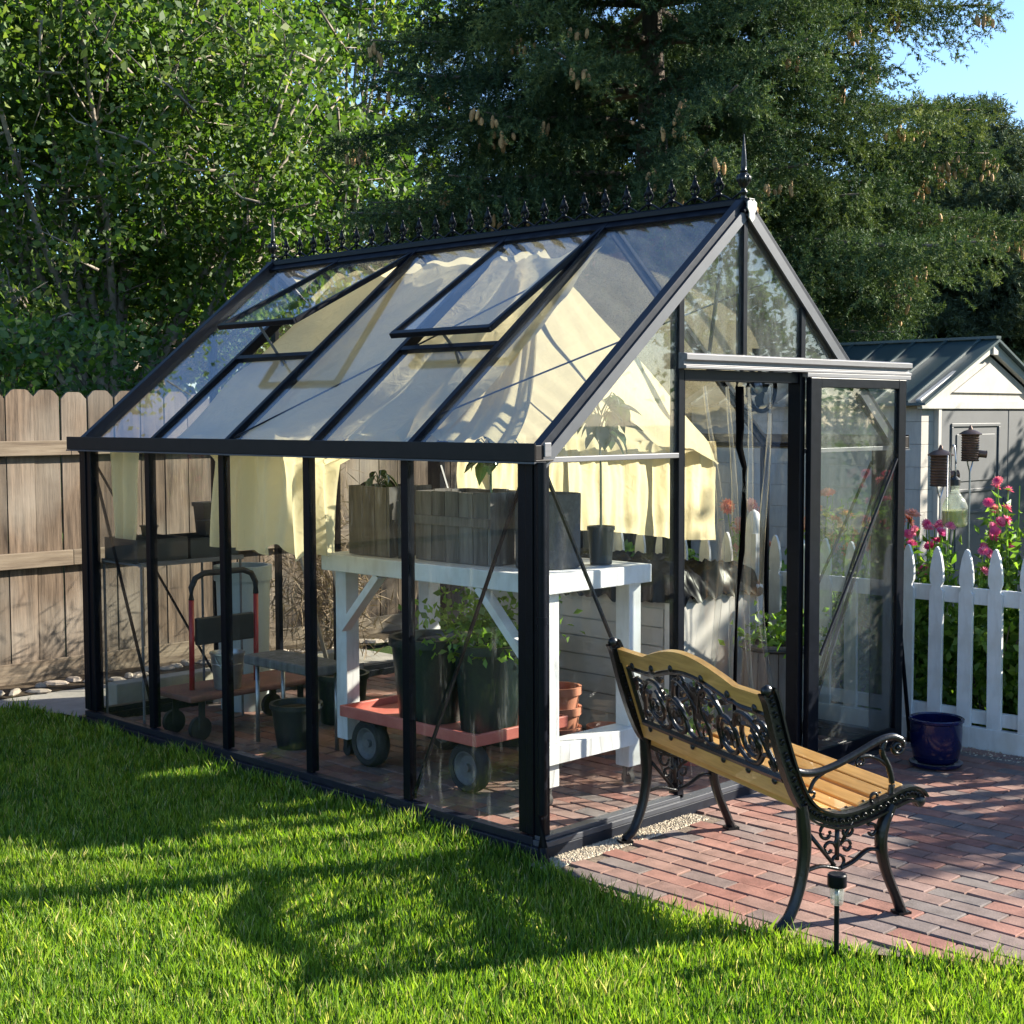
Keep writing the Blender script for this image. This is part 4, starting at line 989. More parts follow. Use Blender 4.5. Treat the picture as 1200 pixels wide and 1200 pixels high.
# cast iron back panel
pn = MB(); XX = HL - .065
def bp_(pts, r, flat=1): pn.tube([bk_(u, v - .028*max(0, min(1, (.80 - v)/.24)), .008) for u, v in pts] if r < .0095 else [bk_(u, v, .008) for u, v in pts], r*1.3, 6, flat=flat)
def top_in(x): return crest_z(x) - .076 - (.012 if abs(x) < .3 else 0)
bp_([(-XX, .54), (-XX, .785)], .010); bp_([(XX, .54), (XX, .785)], .010); bp_([(-XX, .54), (XX, .54)], .013)
bp_([(-XX + 2*XX*k/40, top_in(-XX + 2*XX*k/40)) for k in range(41)], .009)
for x in (-.48, -.3, -.12, .12, .3, .48):
    pn.ell(bk_(x, .523, -.004), (.018, .006, .014), 8, 5); pn.ell(bk_(x, top_in(x) + .018, -.004), (.018, .006, .016), 8, 5)
def leafsh(u, v, a, l, w):
    d = (math.cos(a), math.sin(a)); s_ = (-d[1], d[0])
    poly = [(0, 0), (.25, .45), (.5, .5), (.8, .3), (1, 0), (.8, -.3), (.5, -.5), (.25, -.45)]
    pn.prism([(u + d[0]*l*p + s_[0]*w*q, v + d[1]*l*p + s_[1]*w*q) for p, q in poly], lambda uu, vv, t: bk_(uu, vv, t), .002, .014)
for s_ in (-1, 1):
    S = lambda pts: [(s_*p[0], p[1]) for p in pts]
    def C2(pts, r): bp_([(q[0], q[1]) for q in bez([Vector((p[0], p[1], 0)) for p in S(pts)], 6)], r)
    def SP(c_, r0, r1, a0, tn, r): bp_(S(spiral(c_, r0, r1, a0, tn, 20)), r)
    SP((.20, .655), .068, .066, 0, 1, .008); SP((.20, .655), .05, .014, 1.0, 1.4, .0065)
    SP((.37, .665), .062, .05, 2, .85, .008); SP((.375, .66), .035, .010, 4, 1.2, .006)
    C2([(0, .60), (.06, .585), (.12, .60), (.14, .66)], .008); C2([(.0, .70), (.05, .77), (.12, .80), (.17, .76), (.19, .72)], .008)
    C2([(.26, .62), (.31, .585), (.38, .59), (.44, .63)], .0075); C2([(.27, .70), (.31, .75), (.38, .755), (.44, .72), (.47, .66), (.50, .60)], .008)
    C2([(.44, .74), (.49, .745), (.52, .70)], .007); SP((.475, .70), .024, .009, 1, 1.1, .006); SP((.49, .61), .026, .01, 3, 1.1, .006)
    SP((.07, .80), .034, .012, 4, 1.1, .0065); C2([(.04, .60), (.05, .66), (.03, .72), (.05, .78)], .007)
    rr3 = random.Random(12)
    for q in range(34):
        u = rr3.uniform(.03, .52); v = rr3.uniform(.57, top_in(u) - .02)
        leafsh(s_*u, v, rr3.random()*6.28, rr3.uniform(.028, .052), rr3.uniform(.016, .026))
for k in range(8):
    a = k*math.pi/4; leafsh(.0 + .01*math.cos(a), .695 + .01*math.sin(a), a, .045, .034)
pn.ell(bk_(0, .695, .014), (.02, .014, .02), 10, 6)
for k in range(5): leafsh(0, .74, .35 + k*.6, .07, .02)
pn.build('iron_scroll_panel', iron, be, smooth=True, sharp=50)

# ------------------------------------------------------------------ small things on the patio
sl = empty('solar_path_light', (-.118, -1.52, 0), 0, 'small black solar stake light at the lawn edge by the bench', 'path light')
mb = MB(); mb.tube([(0, 0, -.05), (0, 0, .185)], .009, 10); mb.build('stake', black, sl, smooth=True, sharp=50)
mb = MB(); mb.lathe([(.019, .185), (.022, .19), (.026, .245), (.026, .247)], (0, 0, 0), 18); mb.build('lens', lampclear, sl, smooth=True, sharp=50)
mb = MB(); mb.lathe([(.032, .248), (.033, .25), (.033, .288), (.029, .292), (.001, .292)], (0, 0, 0), 20); mb.build('cap', black, sl, smooth=True, sharp=40)
mb = MB(); mb.tube([(0, 0, .186), (0, 0, .24)], .008, 8); mb.build('inner_tube', galv, sl, smooth=True)
bp0 = empty('blue_glazed_pot', (2.58, -.42, .006), 0, 'cobalt blue glazed pot with saucer standing on the bricks beside the sliding door', 'pot')
mb = MB(); mb.lathe([(.105, .022), (.125, .04), (.142, .12), (.146, .20), (.145, .255), (.155, .262), (.156, .275), (.148, .28), (.136, .272), (.132, .20), (.12, .06), (.001, .055)], (0, 0, 0), 36); mb.build('pot_body', bluegl, bp0, smooth=True, sharp=50)
mb = MB(); mb.lathe([(.11, 0), (.145, .008), (.152, .022), (.146, .024), (.12, .014), (.001, .013)], (0, 0, 0), 36); mb.build('saucer', bluegl, bp0, smooth=True, sharp=50)
mb = MB(); mb.lathe([(.001, .2), (.131, .2), (.131, .21), (.001, .215)], (0, 0, 0), 24); mb.build('soil', soil, bp0)
gs = MB(); gs.tube([(3.02, -.02, 0), (3.0, .06, .8), (2.97, .12, 1.5)], .012, 7); gs.tube([(3.02, -.02, 0), (3.02, -.02, .06)], .02, 7)
tag(gs.build('garden_stake', black, smooth=True), 'thin black pole leaning upright between the open sliding door and the picket fence', 'pole')

# ------------------------------------------------------------------ picket fence
FX = 3.15
pf = empty('picket_fence', (FX, 0, 0), 0, 'white painted picket fence running behind the greenhouse and beside the patio', 'fence')
sp = .1825
yk = -.285 - sp * 14; cnt = 0
while yk < 2.4:
    mb = MB(); w = .042; h = 1.115 + random.uniform(-.006, .006); t = Matrix.Rotation(random.uniform(-.008, .008), 3, 'X')
    half = [(w, .115), (w, h - .265), (w*1.0, h - .25), (w*.72, h - .238), (w*.70, h - .225), (w*.95, h - .20), (w*1.0, h - .17), (w*.92, h - .12), (w*.62, h - .05), (w*.25, h - .008), (0, h)]
    poly = half + [(-a, b_) for a, b_ in half[::-1][1:]]
    mb.prism(poly, lambda u, v, tt: tuple(t @ Vector((tt, u, v))), -.022, 0.0)
    mb.build('picket', white, pf, (0, yk, 0), bevel=.002)
    yk += sp; cnt += 1
mb = MB(); mb.mm((.0005, -3, .80), (.04, 2.3, .89)); mb.build('rail', white, pf, bevel=.003)
mb = MB(); mb.mm((.0005, -3, .13), (.04, 2.3, .205)); mb.build('rail', white, pf, bevel=.003)
mb = MB(); mb.mm((-.03, -3, -.04), (.02, 2.3, .115)); mb.build('base_board', white, pf, bevel=.004)
for y in (1.16, -2.2, 2.36):
    mb = MB(); mb.mm((-.06, y - .055, 0), (.05, y + .055, 1.12)); mb.lathe([(.055, 1.12), (.058, 1.14), (.05, 1.20), (.03, 1.25), (.001, 1.27)], (-.005, y, 0), 14); mb.build('post', white, pf, smooth=True, sharp=40)

# ------------------------------------------------------------------ board fence
bf_ = empty('board_fence', (-9, 5.47, 0), 0, 'weathered brown dog eared board fence across the back of the yard', 'fence')
mb = MB(); x = 0
while x < 15.8:
    w = .200 + random.uniform(-.007, .007); mb.r = random.random(); h = 2.055 + random.uniform(-.012, .012); tl = random.uniform(-.004, .004)
    poly = [(0, .11), (w, .11), (w + tl, h - .05), (w*.80 + tl, h - .008), (w*.7 + tl, h), (w*.3 + tl, h), (w*.2 + tl, h - .008), (tl, h - .05)]
    q = random.uniform(-.004, .004)
    mb.prism(poly, lambda u, v, t: (x + u, t + q, v), 0, .018)
    x += w + random.uniform(.007, .014)
mb.build('board_panel', fencewood, bf_)
for z0, z1 in ((1.595, 1.70), (.80, .91)):
    mb = MB(); xx = 0
    while xx < 15.8: mb.r = random.random(); mb.mm((xx + .002, -.055, z0), (min(xx + 2.44, 15.9), -.006, z1)); xx += 2.44
    mb.build('rail', pmat('fence_rail_wood_%d' % int(z0*10), (.23, .185, .135), .85, col2=(.12, .09, .065), nscale=5, nstretch=(.35, 5, 5), bump=.5, rnd=.15, spec=.15), bf_, bevel=.004)
mb = MB(); mb.mm((0, -.03, -.02), (15.9, -.006, .13)); mb.build('kick_board', MATS['fence_rail_wood_8'], bf_, bevel=.004)

# ------------------------------------------------------------------ garden shed
sdx = 8.38; sdy = 2.2; hw = 1.30; ez = 1.97; az = 2.50; ln_ = 2.6
sd_ = empty('garden_shed', (sdx, sdy, 0), 0, 'beige vinyl garden shed with dark green metal roof beyond the picket fence', 'shed')
mb = MB()
for k in range(10):
    z = .0 + k*.2; mb.r = random.random(); mb.mm((-hw + .1, .06, z), (hw - .1, ln_, z + .197))
mb.build('walls', shedwall, sd_)
mb = MB(); mb.prism([(-hw + .1, ez - .03), (hw - .1, ez - .03), (0, az - .08)], lambda u, v, t: (u, t, v), .055, ln_); mb.build('gable_wall', shedwall, sd_)
mb = MB(); mb.prism([(-hw*.52, ez + .09), (hw*.52, ez + .09), (0, az - .16)], lambda u, v, t: (u, t, v), .035, .0545); mb.build('gable_panel', vinyl, sd_)
mb = MB(); mb.mm((-hw, .0, ez - .06), (hw, .05, ez + .02)); mb.beam((-hw - .02, .02, ez - .02), (0, .02, az - .01), .05, .09); mb.beam((hw + .02, .02, ez - .02), (0, .02, az - .01), .05, .09); mb.box((0, -.01, az - .03), (.10, .03, .12)); mb.build('fascia', vinyl, sd_, bevel=.006)
rfp = empty('roof', (0, 0, 0)); rfp.parent = sd_
mb = MB()
for s_ in (-1, 1): mb.beam((0, -.05, 0), (0, -.04, 0), .01, .01) if False else mb.add([(s_*(hw + .06), -.06, ez - .03), (s_*(hw + .06), ln_ + .06, ez - .03), (0, ln_ + .06, az + .035), (0, -.06, az + .035), (s_*(hw + .06), -.06, ez - .008), (s_*(hw + .06), ln_ + .06, ez - .008), (0, ln_ + .06, az + .06), (0, -.06, az + .06)], [(0,1,2,3),(4,7,6,5),(0,4,5,1),(1,5,6,2),(2,6,7,3),(3,7,4,0)])
mb.build('roof_panel', roofgreen, rfp)
mb = MB()
for k in range(8):
    y = .12 + k*.34
    for s_ in (-1, 1): mb.beam((s_*(hw + .055), y, ez + .005), (0, y, az + .072), .03, .022)
mb.build('standing_seam', roofgreen, rfp)
mb = MB(); mb.beam((0, -.05, az + .075), (0, ln_ + .05, az + .075), .09, .025); mb.build('ridge_cap', roofgreen, rfp)
dd = empty('door', (0, 0, 0)); dd.parent = sd_
for s_ in (-1, 1):
    x0, x1 = (-1.09, -.012) if s_ < 0 else (.012, 1.09)
    if s_ > 0: x0, x1 = .04, 1.1
    x0, x1 = (-.93, .36) if s_ < 0 else (.372, .95)
    mb = MB(); mb.mm((x0, .02, .05), (x1, .0595, ez - .07)); mb.build('door_leaf', sheddoor, dd, bevel=.006)
    mb = MB(); xa, xb = x0 + .18, x1 - .18 if s_ < 0 else x1 - .08
    for z0, z1 in ((1.15, 1.78), (.35, .98)):
        if s_ < 0: mb.mm((xa, .006, z0), (xb, .0195, z0 + .03)); mb.mm((xa, .006, z1 - .03), (xb, .0195, z1)); mb.mm((xa, .006, z0 + .031), (xa + .03, .0195, z1 - .031)); mb.mm((xb - .03, .006, z0 + .031), (xb, .0195, z1 - .031)); mb.mm((xa + .1, .010, z0 + .1), (xb - .1, .0195, z1 - .1))
    if s_ < 0: mb.build('door_panel', sheddoor, dd, bevel=.004)
mb = MB(); mb.mm((-.985, .01, .0), (-.935, .0592, ez - .061)); mb.build('corner_trim', vinyl, sd_)
mb = MB(); mb.mm((.955, .01, 0), (1.01, .0592, ez - .061)); mb.build('corner_trim', vinyl, sd_)
mb = MB(); mb.box((.30, .0, 1.0), (.02, .03, .14)); mb.build('handle', galv, dd)

# ------------------------------------------------------------------ garden ornaments behind the picket fence
def lantern(loc, h, s, lb, tube_):
    o = empty('garden_ornament', loc, 0, lb, 'ornament')
    mb = MB(); mb.tube([(0, 0, 0), (0, 0, h - .10*s)], .006, 6); mb.tube([(0, 0, h - .1*s), (-.04*s, 0, h - .03*s), (-.05*s, 0, h)], .005, 5); mb.tube([(0, 0, h - .1*s), (.04*s, 0, h - .03*s), (.05*s, 0, h)], .005, 5); mb.build('stake', galv, o)
    mb = MB(); pr = []
    for k in range(11): pr += [(.072*s, h + .022*k*s), (.080*s, h + .022*k*s + .007), (.072*s, h + .022*k*s + .016*s)]
    mb.lathe([(.001, h)] + pr + [(.03*s, h + .25*s)], (0, 0, 0), 16); mb.build('ribbed_can', copper, o, smooth=True, sharp=40)
    mb = MB(); mb.lathe([(.098*s, h + .235*s), (.10*s, h + .242*s), (.06*s, h + .268*s), (.02*s, h + .28*s), (.012*s, h + .31*s), (.001, h + .32*s)], (0, 0, 0), 16); mb.build('cap', copper, o, smooth=True, sharp=40)
    mb = MB(); d = Vector((.75, -.62, .12)) if tube_ else Vector((.6, -.75, -.1)); d.normalize(); a = d*.06*s + Vector((0, 0, h + .075*s)); mb.tube([a, a + d*.08*s], .032*s, 12, cap=False); mb.tube([a + d*.078*s, a + d*.082*s], .035*s, 12, cap=False); mb.ell(a, (.03*s, .03*s, .03*s), 8, 5); mb.build('spout', copper, o, smooth=True)
lantern((3.80, .24, 0), 1.42, .80, 'rust brown ribbed metal birdhouse on a stake, the lower one behind the picket fence', True)
lantern((4.02, .16, 0), 1.57, .70, 'dark ribbed metal birdhouse on a stake, the higher one in front of the shed door', False)
bo = empty('glass_bottle_feeder', (3.46, -.04, 1.20), 0, 'ribbed pale glass bottle with yellow liquid hanging above the picket fence', 'bottle')
mb = MB(); pr = [(.001, 0), (.05, .002), (.07, .012)]
for k in range(7): pr += [(.072, .02 + k*.014), (.0755, .027 + k*.014)]
pr += [(.072, .125), (.058, .16), (.036, .19), (.024, .21), (.022, .235), (.027, .237), (.027, .25)]
mb.lathe(pr, (0, 0, 0), 22); mb.build('bottle_glass', bottleg, bo, smooth=True)
mb = MB(); mb.lathe([(.001, .006), (.06, .008), (.066, .02), (.067, .05), (.069, .10), (.001, .10)], (0, 0, 0), 20); mb.build('liquid', yellowliq, bo, smooth=True, sharp=40)
mb = MB(); mb.lathe([(.029, .245), (.03, .28), (.02, .29), (.008, .30), (.008, .325), (.001, .328)], (0, 0, 0), 14); mb.build('stopper', nursery, bo, smooth=True, sharp=40)
hk = MB(); hk.tube(bez([(3.50, .02, 0), (3.50, .02, 1.3), (3.49, .01, 1.62), (3.475, -.02, 1.68), (3.46, -.04, 1.60), (3.46, -.04, 1.52)], 5), .005, 6); hk.tube([(3.505, .035, 0), (3.505, .035, 1.62)], .004, 5)
tag(hk.build('shepherd_hook', galv, smooth=True), 'thin steel hook holding the glass bottle above the pickets', 'hook')

# ------------------------------------------------------------------ flowers and plants behind the fence
def flower_plant(loc, h, n_st, petals, lb, spread=.18, seed=0, grp=None, bloom=.045, leafmat_=leafg, pom=False):
    rr = random.Random(seed); o = empty('flowering_plant', loc, 0, lb, 'flowering plant', grp)
    st = MB(); C = []; fl = MB()
    for k in range(n_st):
        a = rr.random()*6.28; q = spread*math.sqrt(rr.random()); hh = h*rr.uniform(.72, 1.0)
        e = Vector((q*math.cos(a), q*math.sin(a), hh)); m_ = e*.5 + Vector((rr.uniform(-.03, .03), rr.uniform(-.03, .03), 0)); m_.x *= .7; m_.y *= .7
        st.r = rr.random(); st.tube([(e.x*.3, e.y*.3, 0), m_, e], [.005, .004, .003], 5)
        for j_ in range(40):
            t = rr.uniform(.12, .96); p = m_*min(1, t*2) if t < .5 else m_ + (e - m_)*(t - .5)*2
            C.append(p + Vector((rr.gauss(0, .035), rr.gauss(0, .035), rr.gauss(0, .02))))
        if rr.random() < .8:
            nn = Vector((rr.uniform(-.7, .4), rr.uniform(-1.1, .0), rr.uniform(.2, 1))).normalized(); s_ = nn.cross(Vector((0, 0, 1))).normalized(); u_ = s_.cross(nn)
            fl = MB()
            for ring, (rr_, cnt_) in enumerate(((bloom, 13), (bloom*.75, 10), (bloom*.45, 7))):
                fl.r = rr.random()
                for j_ in range(cnt_):
                    b_ = 2*math.pi*j_/cnt_ + ring; dd_ = s_*math.cos(b_) + u_*math.sin(b_); ss = nn.cross(dd_)
                    c0 = e + nn*(.004 + ring*.006); w_ = rr_*.30
                    fl.add([c0, c0 + dd_*rr_*.6 + ss*w_ + nn*.006, c0 + dd_*rr_ + nn*(.002 + ring*.008), c0 + dd_*rr_*.6 - ss*w_ + nn*.006], [(0,1,2,3)])
            fl.ell(e + nn*.012, (bloom*.28,)*3, 6, 4); fl.build('bloom', petals, o)
    st.build('stems', leafmat_, o); leafy('leaves', leafmat_, np.array([list(p) for p in C]), .075, o, asp=.42)
    return o
fp = [(3.62, -.30, 1.40, pink, 'tall stem of hot pink zinnias right of the glass bottle'),
      (3.95, -.42, 1.38, pink, 'pink zinnia plant in front of the shed door, second from the bottle'),
      (3.70, -.62, 1.42, pink, 'tall pink zinnia plant at the right edge of the photo'),
      (4.25, -.72, 1.5, pink, 'sparse pink zinnia plant behind the others near the shed door edge'),
      (3.50, .10, 1.15, pink, 'lower pink zinnia plant below the glass bottle'),
      (3.48, -.12, 1.20, pink, 'zinnia with one low pink bloom by the middle picket'),
      (3.45, .62, 1.28, coral, 'coral dahlia plant seen through the sliding door glass'),
      (3.60, .95, 1.30, coral, 'peach dahlia plant left of the coral one behind the door glass'),
      (3.50, .40, 1.22, coral, 'salmon dahlia plant behind the right edge of the sliding door'),
      (3.55, 1.5, 1.20, coral, 'dahlia plant seen between the doorway and the barrel'),
      (3.45, -.82, 1.2, cream, 'cream flowered plant behind the rightmost pickets')]
for k, (x, y, h, pmt, lb) in enumerate(fp):
    flower_plant((x, y, -.03), h + .1, 19 if k < 5 else 12, pmt, lb, .19 if pmt is pink else .15, 40 + k, bloom=.037 if pmt is pink else .06)
shr = [(3.55, -1.0), (3.6, -.6), (3.5, -.25), (3.55, .15), (3.7, .6), (3.5, 1.0), (3.7, 1.5), (3.6, 2.1), (3.7, 2.8), (3.8, 3.5), (4.3, -.9), (4.4, -.3), (4.4, .4), (4.5, 1.2), (4.3, 2.2), (4.8, 3.2), (5.3, .6), (5.4, -.6), (5.6, 1.9)]
places = ['at the right edge of the photo', 'behind the rightmost visible pickets', 'below the zinnias beside the bottle', 'just right of the sliding door', 'behind the sliding door glass', 'behind the left part of the sliding door', 'behind the doorway post', 'seen through the doorway', 'seen past the black film', 'far down the fence behind the cloth',
          'in the second row at the right edge', 'in the second row below the shed door', 'in the second row left of the shed door', 'in the second row behind the door glass', 'in the second row behind the doorway', 'in the second row far left', 'in the back row near the shed corner', 'in the back row at the shed door', 'in the back row behind the greenhouse']
for k, ((x, y), pl) in enumerate(zip(shr, places)):
    o = empty('leafy_shrub', (x, y, -.03), 0, 'leafy green garden shrub ' + pl, 'shrub', 'green plants behind the picket fence')
    n = 1150; hgt = random.uniform(.80, 1.0) if k < 10 else random.uniform(.42, .55)
    u_ = rng.normal(size=(n, 3)); u_ /= np.linalg.norm(u_, axis=1)[:, None]; rad = rng.random(n)**.45
    C = u_*rad[:, None]*np.array([.30, .30, hgt*.52]) + np.array([0, 0, hgt*.52]); 
    C += .05*np.array([[nz(c_[0]*7, c_[1]*7, c_[2]*7 + k) for _ in range(3)] for c_ in C])
    leafy('leaves', leafg, C, .075, o, up=.6)
    mb = MB()
    for q in range(6):
        a = random.random()*6.28; mb.tube([(0, 0, 0), (.1*math.cos(a), .1*math.sin(a), hgt*.4), (.2*math.cos(a), .2*math.sin(a), hgt*.8)], [.008, .006, .003], 5)
    mb.build('stems', bark, o)

# ------------------------------------------------------------------ trees
def broad_tree(loc, blobs, nleaf, size, label, mat=leafd, seed=1, sc=1.0, trunk_h=2.0, tr=.16, limbs=26, name='broadleaf_tree', twigs=True):
    rr = random.Random(seed); o = empty(name, loc, 0, label, 'tree')
    tk = MB(); top = Vector((0, 0, trunk_h)); tk.tube(bez([(0, 0, -.05), (.05, .02, trunk_h*.5), top], 5), [tr*(1.15 - .35*k/10) for k in range(11)], 10); tk.build('trunk', bark, o, smooth=True)
    bw_ = MB(); w = np.array([b_[1][0]*b_[1][1]*b_[1][2] for b_ in blobs]); w = w/w.sum()
    cl = []
    nclu = int(nleaf/60)
    which = rng.choice(len(blobs), nclu, p=w)
    for q in range(nclu):
        c_, r_ = blobs[which[q]]; u_ = rng.normal(size=3); u_ /= np.linalg.norm(u_); rad = rng.random()**.36
        cl.append(np.array(c_) + u_*rad*np.array(r_))
    cl = np.array(cl)
    for q in range(limbs):
        e = Vector(cl[rr.randrange(nclu)]); s0 = top*rr.uniform(.6, 1)
        m1 = s0.lerp(e, .4) + Vector((rr.uniform(-.3, .3), rr.uniform(-.3, .3), rr.uniform(0, .5)))
        pts = bez([s0, m1, e], 5); bw_.tube(pts, [tr*.42*(1 - k/len(pts)) + .012 for k in range(len(pts))], 6)
        for z in range(5):
            b0 = pts[rr.randrange(3, len(pts))]; e2 = Vector(cl[min(range(0, nclu, 7), key=lambda t: (Vector(cl[t]) - b0).length + rr.random()*1.2)])
            bw_.tube([b0, b0.lerp(e2, .5) + Vector((0, 0, rr.uniform(-.1, .2))), e2], [.022, .014, .006], 5)
    if twigs:
        for q in range(0, nclu, 3):
            c_ = Vector(cl[q]); d_ = Vector((rr.gauss(0, 1), rr.gauss(0, 1), rr.gauss(.2, .7))).normalized()*.42*sc; k_ = Vector((rr.gauss(0, .1), rr.gauss(0, .1), rr.gauss(0, .1)))*sc
            bw_.tube([c_ - d_, c_ - d_*.2 + k_, c_ + d_*.3 - k_, c_ + d_], [.016*sc, .012*sc, .008*sc, .004], 4); bw_.tube([c_ + k_, c_ + k_*2 + Vector((0, 0, .2*sc)) + d_*.3], [.008*sc, .003], 4)
    bw_.build('limbs', twigm if twigs else bark, o, smooth=True)
    C = np.repeat(cl, 60, axis=0); sg = np.repeat(rng.uniform(.09, .25, nclu)*sc, 60)[:, None]
    C = C + rng.normal(size=C.shape)*sg*np.array([1, 1, .75])
    rn = np.clip(np.repeat(rng.random(nclu), 60)*.5 + rng.random(len(C))*.5, 0, 1)
    leafy('crown', mat, C, size*rng.uniform(.6, 1.25, len(C))[:, None], o, rnd=rn**1.4, up=.5, asp=.62)
    return o
broad_tree((6.0, 14.0, 0), [(tuple(1.42*q for q in a_), tuple(1.45*q for q in b_)) for a_, b_ in [((-.6, 0, 3.0), (2.2, 1.5, 1.4)), ((.6, -.2, 4.4), (2.3, 1.5, 1.5)), ((-1.2, .1, 5.0), (2.2, 1.4, 1.3)), ((1.2, .3, 2.6), (1.4, 1.2, 1.1)), ((.6, .5, 5.2), (2.4, 1.4, 1.0)), ((2.4, 1.2, 3.8), (1.3, 1.2, 1.8))]], 60000, .125, 'leafy broadleaf tree with bare pale twigs behind the board fence left of the greenhouse', sc=1.45, seed=4)
broad_tree((6.6, 19.0, 0), [(tuple(1.5*q for q in a_), tuple(1.5*q for q in b_)) for a_, b_ in [((0, 0, 3.4), (2.6, 2, 2.2)), ((.8, 0, 5.6), (2.8, 1.8, 1.7)), ((-1.5, 0, 4.6), (2, 2, 2.2)), ((2.6, .5, 5.6), (2.2, 1.6, 1.6))]], 26000, .16, 'darker broadleaf tree at the left edge further behind the board fence', sc=1.45, seed=6, trunk_h=2.4)
broad_tree((12.2, 17.2, 0), [(tuple(1.5*q for q in a_), tuple(1.6*q for q in b_)) for a_, b_ in [((0, 0, 3.2), (1.9, 1.7, 2.0)), ((-.2, 0, 5.8), (2.1, 1.6, 1.9)), ((0.2, 0, 7.0), (2.2, 1.6, 1.4))]], 24000, .16, 'broadleaf tree standing between the leafy tree and the spruce', sc=1.45, seed=9, trunk_h=2.2)

def conifer(loc, height, rbase, zlo, zhi, label, mat, seed, levels, per, name='spruce_tree', cones=True, needles=16, skip=None, view=True, tw=.15, nl=.05, nw=.009):
    rr = random.Random(seed); o = empty(name, loc, 0, label, 'tree')
    mb = MB(); zt = min(height, zhi*.93); mb.tube([(0, 0, -.1), (.02, 0, zt*.5), (0, 0, zt)], [.30*height/14, .18*height/14, .02], 12); mb.build('trunk', bark, o, smooth=True)
    lb_ = MB(); T0 = []; TD = []; TR = []; CN = []
    cam_az = math.atan2(CAM.y - loc[1], CAM.x - loc[0])
    for lv in range(levels):
        z = zlo + (zhi - zlo)*(lv + rr.random()*.6)/levels
        for k in range(per):
            az = 2*math.pi*(k + rr.random()*.8)/per + lv*.7
            rel = abs((az - cam_az + math.pi) % (2*math.pi) - math.pi)
            if rel > 2.0 and rr.random() < .6: continue
            Lb = rbase*(1 - z/height)**.62*rr.uniform(.68, 1.12)
            d = Vector((math.cos(az), math.sin(az), 0)); s_ = Vector((-d.y, d.x, 0)); br_seed = rr.random()
            pts = []
            for q in range(9):
                t = q/8; pts.append(Vector((0, 0, z)) + d*Lb*t + Vector((0, 0, Lb*(.10*t - .38*t*t + .20*t**3.5))) + s_*.12*math.sin(t*3 + br_seed*6)*t)
            if skip and any(skip(Vector(loc) + p) for p in pts[3:]): continue
            lb_.tube(pts, [.045*(1 - t/9) + .006 for t in range(9)], 5)
            nb = int(Lb/.05)
            for q in range(nb):
                t = .16 + .84*(q + rr.random())/nb; f = t*8; i_ = min(7, int(f)); p = pts[i_].lerp(pts[i_+1], f - i_)
                sd = 1 if q % 2 else -1; bl_ = (.25 + .72*math.sin(math.pi*min(1, t*.85 + .12)))*rr.uniform(.55, 1.05)*min(1, Lb/2.4)
                dirb = (d*rr.uniform(.35, .8) + s_*sd*rr.uniform(.35, 1.0) + Vector((0, 0, rr.uniform(-.25, .12)))).normalized()
                nt_ = max(2, int(bl_/.085))
                for w_ in range(nt_):
                    tt = (w_ + .6)/nt_; pos = p + dirb*bl_*tt + Vector((0, 0, -.60*bl_*tt*tt))
                    for hang in range(1 if t < .45 else 2):
                        tdn = (dirb*rr.uniform(.5, 1) + Vector((rr.uniform(-.55, .55), rr.uniform(-.55, .55), rr.uniform(-1.0, .9)))).normalized()
                        T0.append(pos); TD.append(tdn); TR.append(br_seed*.30 + rr.random()*.22 + .5*(t**2)*tt*rr.random()**.5)  # outer twigs shift towards gold: sun painted onto the bough tips
                if cones and t > .6 and rr.random() < .05 and z > 2.6:
                    for c_ in range(rr.randrange(4, 10)): CN.append(p + dirb*bl_*rr.uniform(.7, 1) + Vector((rr.uniform(-.10, .10), rr.uniform(-.10, .10), -.25*bl_ - rr.uniform(.0, .15))))
    lb_.build('limbs', bark, o, smooth=True)
    T0 = np.array([list(p) for p in T0]); TD = np.array([list(p) for p in TD]); TR = np.array(TR); n = len(T0)
    print(name, 'twigs', n)
    T = np.repeat(T0, needles, 0); D = np.repeat(TD, needles, 0); rn = np.repeat(TR, needles) + rng.uniform(-.08, .08, n*needles)
    al = rng.random((n*needles, 1)); B = T + D*al*tw
    q = rng.normal(size=D.shape); q -= (q*D).sum(1)[:, None]*D; q /= np.linalg.norm(q, axis=1)[:, None]
    nd_ = q*.8 + D*.65; s2 = np.cross(nd_, rng.normal(size=D.shape)); s2 /= np.linalg.norm(s2, axis=1)[:, None]
    ll = nl*rng.uniform(.7, 1.2, (n*needles, 1))
    V = np.stack([B - s2*nw/2, B + s2*nw/2, B + nd_*ll], 1)
    np_mesh('crown', V, 3, mat, o, rnd=np.clip(rn, 0, 1))
    if CN:
        cm = MB()
        for c_ in CN:
            cm.r = rr.random(); l = rr.uniform(.035, .075); a_ = Matrix.Rotation(rr.uniform(-.25, .25), 3, 'X') @ Matrix.Rotation(rr.uniform(-.25, .25), 3, 'Y')
            cm.ell(c_, (.023, .023, l), 6, 5, a_)
        oc = cm.build('cones', conem, o); oc['kind'] = 'stuff'; print('cones', len(CN))
    return o
def shed_skip(p): return sdx - hw - .15 < p.x < sdx + hw + .15 and sdy - .2 < p.y < sdy + ln_ + .2 and p.z < 2.75
conifer((9.2, 7.0, 0), 17, 4.9, 1.3, 9.4, 'large dark spruce hung with tan cones behind the greenhouse', leafs, 3, 17, 10, skip=shed_skip, needles=26, tw=.19, nl=.042, nw=.013)
conifer((12.6, 9.6, 0), 8.2, 4.8, .8, 7.9, 'second dark conifer standing close behind the cone hung spruce', leafs, 31, 16, 12, name='spruce_tree', cones=False, needles=12, tw=.30, nl=.08, nw=.024)
